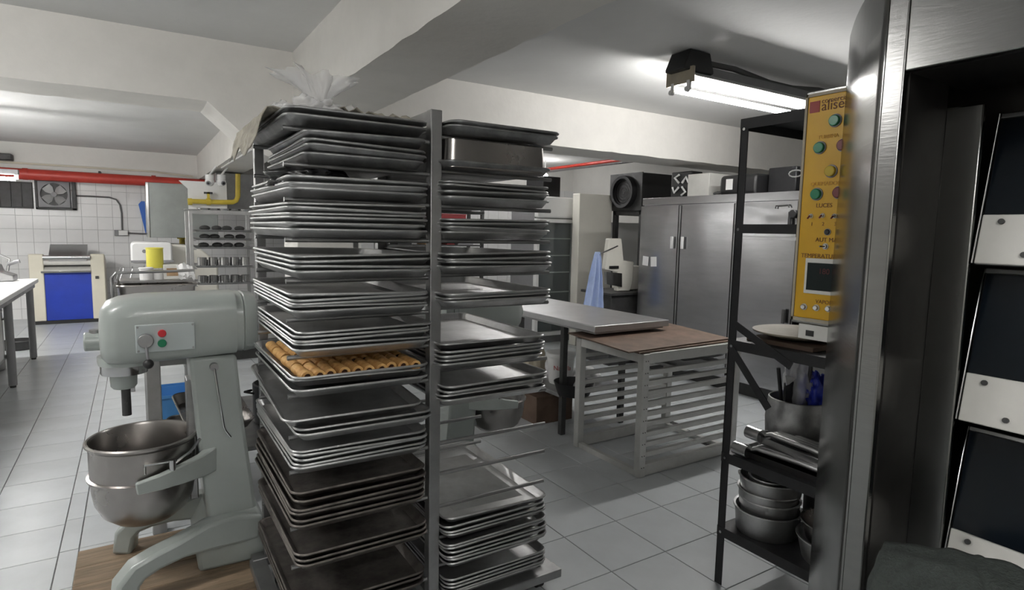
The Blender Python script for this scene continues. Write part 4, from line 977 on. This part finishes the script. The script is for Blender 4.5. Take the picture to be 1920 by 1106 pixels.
one(B((4.45, 6.35, 1.901), (4.72, 6.75, 2.16)), 'black_box', 'black', 'black box on top of the display cooler', 'box', bevel=.01)
e = empty('ceiling_pipe', 'thin red pipe under the ceiling behind the right cross beam', 'pipe', (5.15, 6.7, 2.36))
MB().cyl((0, -1.6, 0), (0, 2.19, 0), .022, n=12).build('pipe', 'red', e); MB().cyl((.12, -1.6, -.02), (.12, 2.19, -.02), .014, n=10).build('conduit', 'steels', e)
for y in (-1.2, 1.0): MB().box((-.03, y-.01, 0), (.16, y+.01, .24)).build('hanger', 'mgrey', e)
# shelf with boxes behind the right column trays
e = empty('storage_shelf', 'dim storage shelf seen between the right tray stacks', 'shelf', (3.45, 7.6, 0))
for x in (-.7, .7):
    for y in (-.2, .2): MB().box((x-.02, y-.02, 0), (x+.02, y+.02, 1.95)).build('post', 'dgrey', e)
for z in (.5, .95, 1.25, 1.55, 1.9): MB().box((-.7, -.22, z-.02), (.7, .22, z)).build('shelf_board', 'dgrey', e)
for k, (x, z, wd, hh, m, lab) in enumerate(((-.45, 1.25, .2, .2, 'blackp', 'black box on the dim storage shelf'), (-.05, 1.25, .22, .22, 'card', 'tan carton on the dim storage shelf'), (.22, 1.25, .12, .24, 'redd', 'dark red carton on the dim storage shelf'), (.45, 1.25, .24, .22, 'mgrey', 'grey carton on the dim storage shelf'), (.2, 1.55, .5, .12, 'redd', 'low red crate on the upper board of the storage shelf'), (-.4, 1.55, .3, .16, 'dgrey', 'dark tin on the upper board of the storage shelf'), (-.2, .95, .5, .2, 'mgrey', 'grey bin on the lower board of the storage shelf'))):
    o = empty('storage_box', lab, 'box', (3.45+x, 7.55, z)); MB().box((-wd/2, -.14, 0), (wd/2, .14, hh*.85)).build('box', m, o, bevel=.005); MB().box((-wd/2-.004, -.144, hh*.85), (wd/2+.004, .144, hh)).build('lid', m, o, bevel=.003)

# floor drains beside the refrigerator
for k, (px_, py_) in enumerate(((1262, 796), (1291, 812), (1324, 829), (1356, 844))):
    g_ = U(px_, py_, 'Z', 0); g_ = Vector((g_.x, g_.y, .0))
    e = empty('floor_drain', f'small dark drain grate in the floor tiles, {trn[k]} from the back', 'drain', g_, group='drain grates')
    MB().box((-.055, -.06, .0005), (.055, .06, .003)).build('frame', 'dgrey', e)
    for j in range(4): MB().box((-.046, -.05+.027*j, .003), (.046, -.036+.027*j, .005)).build('bar', 'blackp', e)
# ================================================================== BLACK SHELF AT THE RIGHT
SX0, SX1, SY0, SY1 = 2.015, 2.47, .95, 1.55
e = empty('angle_shelf', 'black angle iron shelf holding pans between the low rack and the oven', 'shelf', (SX0, SY1, 0))
c0 = Vector(e.location); r2 = lambda mb: shift(mb, c0)
T = .004; A_ = .034
def angle(x, y, sx, sy, z1):
    mb = MB(); mb.box((min(x, x+sx*A_), min(y, y+sy*T), 0), (max(x, x+sx*A_), max(y, y+sy*T), z1)); mb.box((min(x, x+sx*T), min(y, y+sy*A_), 0), (max(x, x+sx*T), max(y, y+sy*A_), z1)); return r2(mb)
for x, sx in ((SX0, 1), (SX1, -1)):
    for y, sy in ((SY0, 1), (SY1, -1)): angle(x, y, sx, sy, 1.9).build('post', 'blackp', e)
LV = [1.9, 1.035, .567, .25]
for z in LV:
    mb = MB().box((SX0+.002, SY0, z-.004), (SX1-.002, SY1, z)); mb.box((SX0-.002, SY0, z-.04), (SX0+.002, SY1, z)); mb.box((SX0, SY1-.002, z-.04), (SX1, SY1+.002, z)); mb.box((SX1-.004, SY0, z-.04), (SX1, SY1, z))
    r2(mb).build('shelf_plate', 'blackp', e)
r2(B((SX0-.002, SY0, 1.46), (SX0+.002, SY1, 1.495))).build('rail', 'blackp', e); r2(B((SX0, SY1-.002, 1.46), (SX1, SY1+.002, 1.495))).build('rail', 'blackp', e) if 0 else None
r2(MB().bar([(SX0-.004, SY1-.03, 1.10), (SX0-.004, SY1-.28, .98)], .004, .03)).build('brace', 'blackp', e)
r2(MB().bar([(SX0-.004, SY1-.02, 1.0), (SX0-.004, SY1-.2, .80)], .004, .03)).build('brace', 'blackp', e)
for z in (1.86, 1.475, 1.01, .545, .228): r2(MB().cyl((SX0-.004, SY1-.017, z), (SX0, SY1-.017, z), .006, n=8)).build('bolt', 'steels', e)
# round board on brown board
Z = LV[1]
one(B((2.06, 1.22, Z), (2.4, 1.5, Z+.018)), 'brown_board', 'brown', 'small brown board under the beige round board on the black shelf', 'board', bevel=.002)
c = U(1478, 628, 'Z', Z+.035)
o = MB().lathe([(.003, 0), (.10, .004), (.165, .022), (.168, .028), (.16, .030), (.003, .034)], n=48).build('round_board', 'board', loc=(2.2, 1.37, Z+.0195)); tag(o, 'large beige round board lying on the black shelf', 'board')
e2 = empty('white_canister', 'pale plastic container on the black shelf under the control panel', 'container', (2.2, 1.10, Z))
MB().box((-.07, -.06, 0), (.07, .06, .11)).build('body', 'whitep', e2, bevel=.012); MB().box((-.05, .0, .111), (-.01, .04, .135)).build('cap', 'black', e2)
# big pot with bags
Z = LV[2]
e2 = empty('big_pot', 'large round aluminium pot filled with utensils and bags on the black shelf', 'pot', (2.29, 1.40, Z))
MB().lathe([(.003, .0), (.08, 0), (.105, .015), (.122, .07), (.126, .14), (.118, .225), (.114, .228), (.111, .225), (.119, .14), (.115, .075), (.1, .022), (.003, .008)], n=40).build('pot_body', 'alud', e2)
Zp = Z
def stick(x, y, h, tilt, m, label, name='utensil'):
    o = MB().cyl((0, 0, 0), (tilt[0], tilt[1], h), .008, n=8).build(name, m, loc=(2.29+x, 1.40+y, Zp+.02)); tag(o, label, 'utensil'); return o
stick(-.03, .03, .33, (-.05, .02), 'blackp', 'black handled utensil leaning left in the large pot'); stick(.0, -.02, .36, (.0, -.02), 'dgrey', 'grey rod standing in the middle of the large pot')
o = one(B((2.185, 1.395, Zp+.01), (2.26, 1.405, Zp+.30)), 'dark_board', 'blackp', 'dark flat board standing in the large pot', 'board')
o = MB().prism([(0, 0), (.075, -.022), (.03, -.04), (.012, -.042)][::-1], 0, .002, 'Y').build('paper_card', 'paper', loc=(2.17, 1.392, Zp+.335)); tag(o, 'white paper scrap sticking up from the large pot', 'paper')
crumple('clear_bag', 'bag', (2.285, 1.41, Zp+.15), .05, .05, .12, 2.2, .4, 4, 'clear plastic bag standing in the large pot', 'bag', 3., 1)
crumple('blue_bag', 'bluebag', (2.335, 1.36, Zp+.16), .055, .05, .085, 7.7, .4, 4, 'blue plastic bag in the large pot', 'bag', 3., 1)
wk = MB()
for k in range(7):
    a = R(-60+20*k); wk.tube([(0, 0, 0), (.02*math.cos(a), .02*math.sin(a), .1), (.045*math.cos(a), .045*math.sin(a), .2), (.03*math.cos(a), .03*math.sin(a), .27), (0, 0, .29)], .0018, 5)
o = wk.build('wire_whisk', 'steels', loc=(2.35, 1.33, Zp+.05)); o.rotation_euler = (R(12), R(18), 0); tag(o, 'wire whisk leaning right in the large pot', 'whisk')
# ribbed bread mould stack
e2 = empty('bread_mould', 'silver ribbed bread mould with long grooves on the black shelf', 'mould', (2.11, 1.24, Z))
MB().loft([rr(.06, .24, .02, .0), rr(.075, .255, .02, .03), rr(.08, .26, .02, .032), rr(.062, .242, .02, -.002)]).build('base_pan', 'steel', e2)
for k in range(4):
    x = -.045+.03*k; MB().tube([(x, .22, .022), (x, .18, .042), (x, .0, .048), (x, -.18, .042), (x, -.22, .022)], .012, 10).build('groove', 'alu', e2)
MB().cyl((-.075, .2, .03), (-.075, .265, .03), .026, n=16).build('end_roll', 'steel', e2)
e3 = copy_tree(e2); e3.location = (2.13, 1.21, Z+.05); e3.rotation_euler = (R(2), R(6), R(-4)); e3['label'] = 'upper ribbed bread mould lying across the lower one'
o = MB().lathe([(.003, 0), (.03, 0), (.042, .135), (.046, .14), (.04, .138), (.027, .005), (.003, .004)], n=20).build('white_beaker', 'whitep', loc=(2.24, 1.20, Z)); tag(o, 'tall pale beaker at the right of the large pot', 'beaker')
# pans on the bottom shelf
Z = LV[3]
def pan(x, y, z, r, h, label, m='alu', flare=1.04, grp='round pans on the black shelf'):
    o = MB().lathe([(.003, 0), (r*.94, 0), (r*.97, .006), (r*flare, h), (r*flare+.006, h+.003), (r*flare+.005, h+.007), (r*flare-.004, h+.005), (r*.955, .01), (r*.93, .005), (.003, .004)], n=40).build('round_pan', m, loc=(x, y, z)); return tag(o, label, 'pan', grp)
cx, cy = 2.155, 1.42
pan(cx, cy, Z, .122, .095, 'wide aluminium pan at the bottom of the left pan stack on the lowest shelf')
pan(cx+.003, cy-.004, Z+.065, .112, .075, 'second aluminium pan of the left stack on the lowest shelf', flare=1.02)
pan(cx-.002, cy, Z+.105, .113, .07, 'third aluminium pan of the left stack on the lowest shelf', flare=1.02)
pan(cx+.003, cy-.005, Z+.165, .118, .062, 'top wide aluminium pan of the left stack on the lowest shelf', flare=1.03)
pan(cx-.008, cy-.01, Z+.178, .078, .052, 'small round pan nested in the top pan of the left stack', flare=1.02)
cx, cy = 2.17, 1.14
pan(cx, cy, Z, .12, .085, 'lower round pan of the right stack beside the oven', flare=1.12)
pan(cx-.003, cy, Z+.075, .108, .07, 'upper round pan of the right stack beside the oven', 'bowl', flare=1.12)
pan(2.33, 1.29, Z, .075, .2, 'tall dark tin behind the right pan stack', 'dgrey', flare=1.)
pan(2.33, 1.29, Z+.2, .078, .05, 'small pan on the tall dark tin behind the right stack', 'alud', flare=1.)
# ================================================================== OVEN
OX = 1.25
ov = empty('bakery_oven', 'large stainless bakery oven with a yellow control panel and three tilted doors', 'oven', (OX, .3, 0))
c0 = Vector(ov.location); r2 = lambda mb: shift(mb, c0)
# left facets: a softly bowed outer panel and a flat inner strip
def facet(y0, y1, x0, x1, z0, z1, ztop1, m, bow=.0, n=8, nz=24):
    mb = MB(); vs_ = []
    for i in range(n+1):
        u = i/n; zt = z1+(ztop1-z1)*u
        for j in range(nz+1):
            v = j/nz; vs_.append((x0+(x1-x0)*u-bow*math.sin(math.pi*u), y0+(y1-y0)*u, z0+(zt-z0)*v))
    mb.add(vs_, [(i*(nz+1)+j, i*(nz+1)+j+1, (i+1)*(nz+1)+j+1, (i+1)*(nz+1)+j) for i in range(n) for j in range(nz)])
    k = len(mb.v)
    mb.add([(p[0]+.02 if 0 else p[0]+.012, p[1], p[2]) for p in vs_], [tuple(reversed(f)) for f in mb.f[:n*nz]])
    a = lambda i, j: i*(nz+1)+j
    for i in range(n): mb.f += [(a(i, 0), a(i+1, 0), a(i+1, 0)+k, a(i, 0)+k), (a(i, nz), a(i, nz)+k, a(i+1, nz)+k, a(i+1, nz))]
    for j in range(nz): mb.f += [(a(0, j), a(0, j)+k, a(0, j+1)+k, a(0, j+1)), (a(n, j), a(n, j+1), a(n, j+1)+k, a(n, j)+k)]
    return mb
mb = MB(); nA, nz = 12, 10; vs_ = []; E0, E1 = Vector((OX, .64)), Vector((1.625, .925)); nn_ = Vector((-.605, .796))   # canted outer panel, faintly bowed
for i in range(nA+1):
    q_ = E0.lerp(E1, i/nA)+nn_*.012*math.sin(math.pi*i/nA)
    for j in range(nz+1): vs_.append((q_.x, q_.y, .04+1.94*j/nz))
mb.add(vs_, [(i*(nz+1)+j, i*(nz+1)+j+1, (i+1)*(nz+1)+j+1, (i+1)*(nz+1)+j) for i in range(nA) for j in range(nz)])
op = r2(mb).build('outer_panel', 'ovenst', ov, smooth=180); sm = op.modifiers.new('thick', 'SOLIDIFY'); sm.thickness = .008; sm.offset = -1
r2(B((OX, .602, .04), (OX+.02, .640, 2.05))).build('door_frame', 'ovenst', ov, bevel=.003)
r2(B((1.625, .70, .04), (1.70, .925, 1.98))).build('side_return', 'ovenst', ov)
JX = 1.43
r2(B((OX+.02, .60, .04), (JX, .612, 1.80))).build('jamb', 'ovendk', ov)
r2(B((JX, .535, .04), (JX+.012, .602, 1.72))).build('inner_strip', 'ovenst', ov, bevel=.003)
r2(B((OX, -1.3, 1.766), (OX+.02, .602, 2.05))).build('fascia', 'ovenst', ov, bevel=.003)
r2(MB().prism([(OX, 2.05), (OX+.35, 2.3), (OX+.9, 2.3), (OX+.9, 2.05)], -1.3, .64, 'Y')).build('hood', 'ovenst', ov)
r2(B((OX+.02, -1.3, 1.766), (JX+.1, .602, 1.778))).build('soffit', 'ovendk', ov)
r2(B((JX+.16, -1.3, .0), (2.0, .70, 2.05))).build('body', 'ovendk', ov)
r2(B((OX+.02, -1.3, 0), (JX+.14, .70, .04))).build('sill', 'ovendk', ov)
# three tilted doors, top edge set back, bottom edge forward
DY1, DY0 = .533, -.35
def zz(px_, py_): return U(px_, py_, 'X', JX+.03).z
dz = [(1.705, 1.402), (1.392, 1.078), (1.055, .74)]
for k, (zt, zb) in enumerate(dz):
    d = MB(); xt, xb = JX+.075, JX+.012
    ax = Vector((xb-xt, 0, zb-zt)); L = ax.length; ax.normalize(); nn = Vector((-ax.z, 0, ax.x)); 
    if nn.x > 0: nn = -nn
    def DP(s, y, t): p = Vector((xt, y, zt))+ax*s+nn*t; return p
    def slab(s0, s1, y0, y1, t0, t1):
        mb = MB(); vs_ = [DP(s, y, t) for t in (t0, t1) for s, y in ((s0, y0), (s1, y0), (s1, y1), (s0, y1))]
        return r2(mb.add(vs_, [(3, 2, 1, 0), (4, 5, 6, 7), (0, 1, 5, 4), (1, 2, 6, 5), (2, 3, 7, 6), (3, 0, 4, 7)]))
    dr = slab(0, L, DY0, DY1, -.012, 0).build('door', 'black', ov, bevel=.002)
    slab(.012, L-.1, DY0+.005, DY1-.006, .0, .004).build('door_glass', 'dglass', dr)
    pl = slab(L-.1, L, DY0, DY1-.006, .0, .012).build('door_plate', 'whitep', dr, bevel=.002)
    slab(.0, .010, DY0, DY1-.004, .0, .008).build('top_bead', 'steeld', dr, bevel=.002)
    slab(.0, L, DY1-.004, DY1, .0, .012).build('side_bead', 'steels', dr, bevel=.002)
    for y, s in ((DY1-.04, L-.085), (DY1-.085, L-.02), (DY1-.28, L-.085)):
        r2(MB().cyl(DP(s, y, .011), DP(s, y, .017), .0055, n=14)).build('screw', 'dgrey', dr)
# yellow control panel
CX = 1.66; KS = CX/1.40
def YS(v): return v*KS
def ZS(v): return 1.45+(v-1.45)*KS
cb = r2(B((CX, YS(.712), ZS(1.236)), (CX+.19, YS(.893), ZS(1.80)))).build('control_box', 'ovenst', ov, bevel=.003)
def cp(x, y): return U(x, y, 'X', CX-.006)
pt = r2(B((CX-.006, YS(.713), ZS(1.252)), (CX, YS(.884), ZS(1.785)))).build('yellow_panel', 'yel', ov, bevel=.002)
for lo, hi in (((.713, 1.785), (.889, 1.792)), ((.713, 1.244), (.889, 1.252)), ((.884, 1.244), (.890, 1.792))):
    r2(B((CX-.009, YS(lo[0]), ZS(lo[1])), (CX, YS(hi[0]), ZS(hi[1])))).build('panel_trim', 'board', ov)
r2(B((CX-.002, YS(.72), ZS(1.2)), (CX+.15, YS(.87), ZS(1.236)))).build('lower_box', 'whitep', ov); r2(B((CX-.004, YS(.83), ZS(1.208)), (CX-.002, YS(.85), ZS(1.222)))).build('socket', 'black', ov)
def disc(x, y, r, m, name, depth=.012, ring='mgrey'):
    r = r*KS; p = cp(x, y); b = r2(MB().cyl((CX-.006-depth, p.y, p.z), (CX-.006, p.y, p.z), r, n=20)).build(name, m, ov, bevel=.002)
    if ring: r2(MB().cyl((CX-.009, p.y, p.z), (CX-.0058, p.y, p.z), r*1.22, n=22)).build('bezel', ring, b)
    return b
disc(1567, 226, .0125, 'green', 'green_lamp'); disc(1538, 277, .0125, 'green', 'green_button'); disc(1582, 272, .0125, 'redd', 'red_button')
disc(1559, 321, .0125, 'amber', 'amber_lamp'); disc(1532, 364, .0125, 'green', 'green_button'); disc(1574, 361, .0125, 'redd', 'red_button')
for x, y in ((1521, 405), (1543, 404), (1565, 405)):
    b = disc(x, y, .0045, 'steels', 'toggle_switch', .008, 'whitep'); p = cp(x, y); r2(MB().cyl((CX-.014, p.y, p.z), (CX-.026, p.y-.002, p.z-.007), .0024, n=8)).build('toggle', 'redd', b)
disc(1552, 435, .0065, 'black', 'selector', .006); b = disc(1548, 462, .006, 'steels', 'toggle_switch', .008, 'whitep'); p = cp(1548, 462); r2(MB().cyl((CX-.014, p.y, p.z), (CX-.026, p.y+.006, p.z), .0024, n=8)).build('toggle', 'steels', b)
for x, y in ((1508, 575), (1531, 577), (1554, 579)): disc(x, y, .0065, 'steels', 'valve_button', .01, 'whitep')
a = cp(1512, 486); b = cp(1590, 556)
sc_ = r2(B((CX-.011, YS(.72), b.z-.002), (CX-.006, a.y, a.z+.004))).build('controller', 'whitep', ov, bevel=.002)
a2 = cp(1517, 492); b2 = cp(1590, 550)
r2(B((CX-.013, YS(.721), b2.z), (CX-.0105, a2.y, a2.z))).build('screen', 'screen', sc_); 
def label(txt, x, y, size, m):
    p = cp(x, y); mw = Matrix.Translation(Vector((CX-.0068, p.y, p.z))-c0) @ Matrix(((0, 0, -1, 0), (-1, 0, 0, 0), (0, 1, 0, 0), (0, 0, 0, 1)))
    return text_mesh(txt, size*KS, m, 'lettering', ov, mw)
label('comercial', 1541, 194, .0165, 'ink'); label('aliset', 1540, 208, .032, 'ink')
lg = r2(B((CX-.0075, cp(1540, 200).y+.004, cp(1530, 211).z), (CX-.006, cp(1519, 200).y, cp(1530, 190).z))).build('logo_square', 'logo', ov)
label('TURBINA', 1534, 261, .012, 'inkl'); label('QUEMADOR', 1520, 349, .013, 'inkl'); label('LUCES', 1530, 389, .014, 'ink')
for t, x in (('1', 1520), ('2', 1541), ('3', 1564)): label(t, x, 423, .012, 'ink')
label('AUT MAN', 1529, 453, .0145, 'ink'); label('TEMPERATURA', 1502, 482, .0145, 'ink'); label('VAPOR', 1529, 568, .013, 'ink')
p = cp(1537, 513); mw = Matrix.Translation(Vector((CX-.0138, p.y, p.z))-c0) @ Matrix(((0, 0, -1, 0), (-1, 0, 0, 0), (0, 1, 0, 0), (0, 0, 0, 1))); text_mesh('180', .022, 'led', 'display_digits', ov, mw)
rg = cp(1491, 324); r2(MB().tube([(CX+.01, YS(.893)+.024+.022*math.cos(R(i*30)), rg.z+.010*math.sin(R(i*30))) for i in range(12)], .0022, 6, closed=True)).build('wire_ring', 'white', ov)
e2 = empty('small_stand', 'low steel stand in front of the oven doors, under the dark towel', 'stand', (1.03, .28, 0))
MB().box((-.12, -.5, .70), (.16, .22, .73)).build('stand_top', 'steeld', e2, bevel=.004)
for x in (-.1, .14):
    for y in (-.47, .19): MB().box((x-.015, y-.015, 0), (x+.015, y+.015, .70)).build('leg', 'steeld', e2)
TP = [U(a_, b_, 'X', 1.2) for a_, b_ in ((1632, 1075), (1649, 1022), (1705, 1031), (1771, 1038), (1821, 1053), (1844, 1058), (1920, 1086), (2000, 1110))]
def towel(u, v):
    f_ = u*(len(TP)-1); i_ = min(int(f_), len(TP)-2); q_ = TP[i_].lerp(TP[i_+1], f_-i_)
    drop = .30*max(0, v-.30)**1.5
    return (1.22-.26*v+.010*noise.noise((u*4, v*4, 8)), q_.y-.10*v+.012*noise.noise((u*5, v*3, 12)), max(.734, q_.z-.0*v-drop+.010*noise.noise((u*7, v*6, 1))))
drape('dark_towel', 'towel', towel, 48, 24, .012, 'dark green-grey towel bunched in the foreground below the oven doors', 'towel')
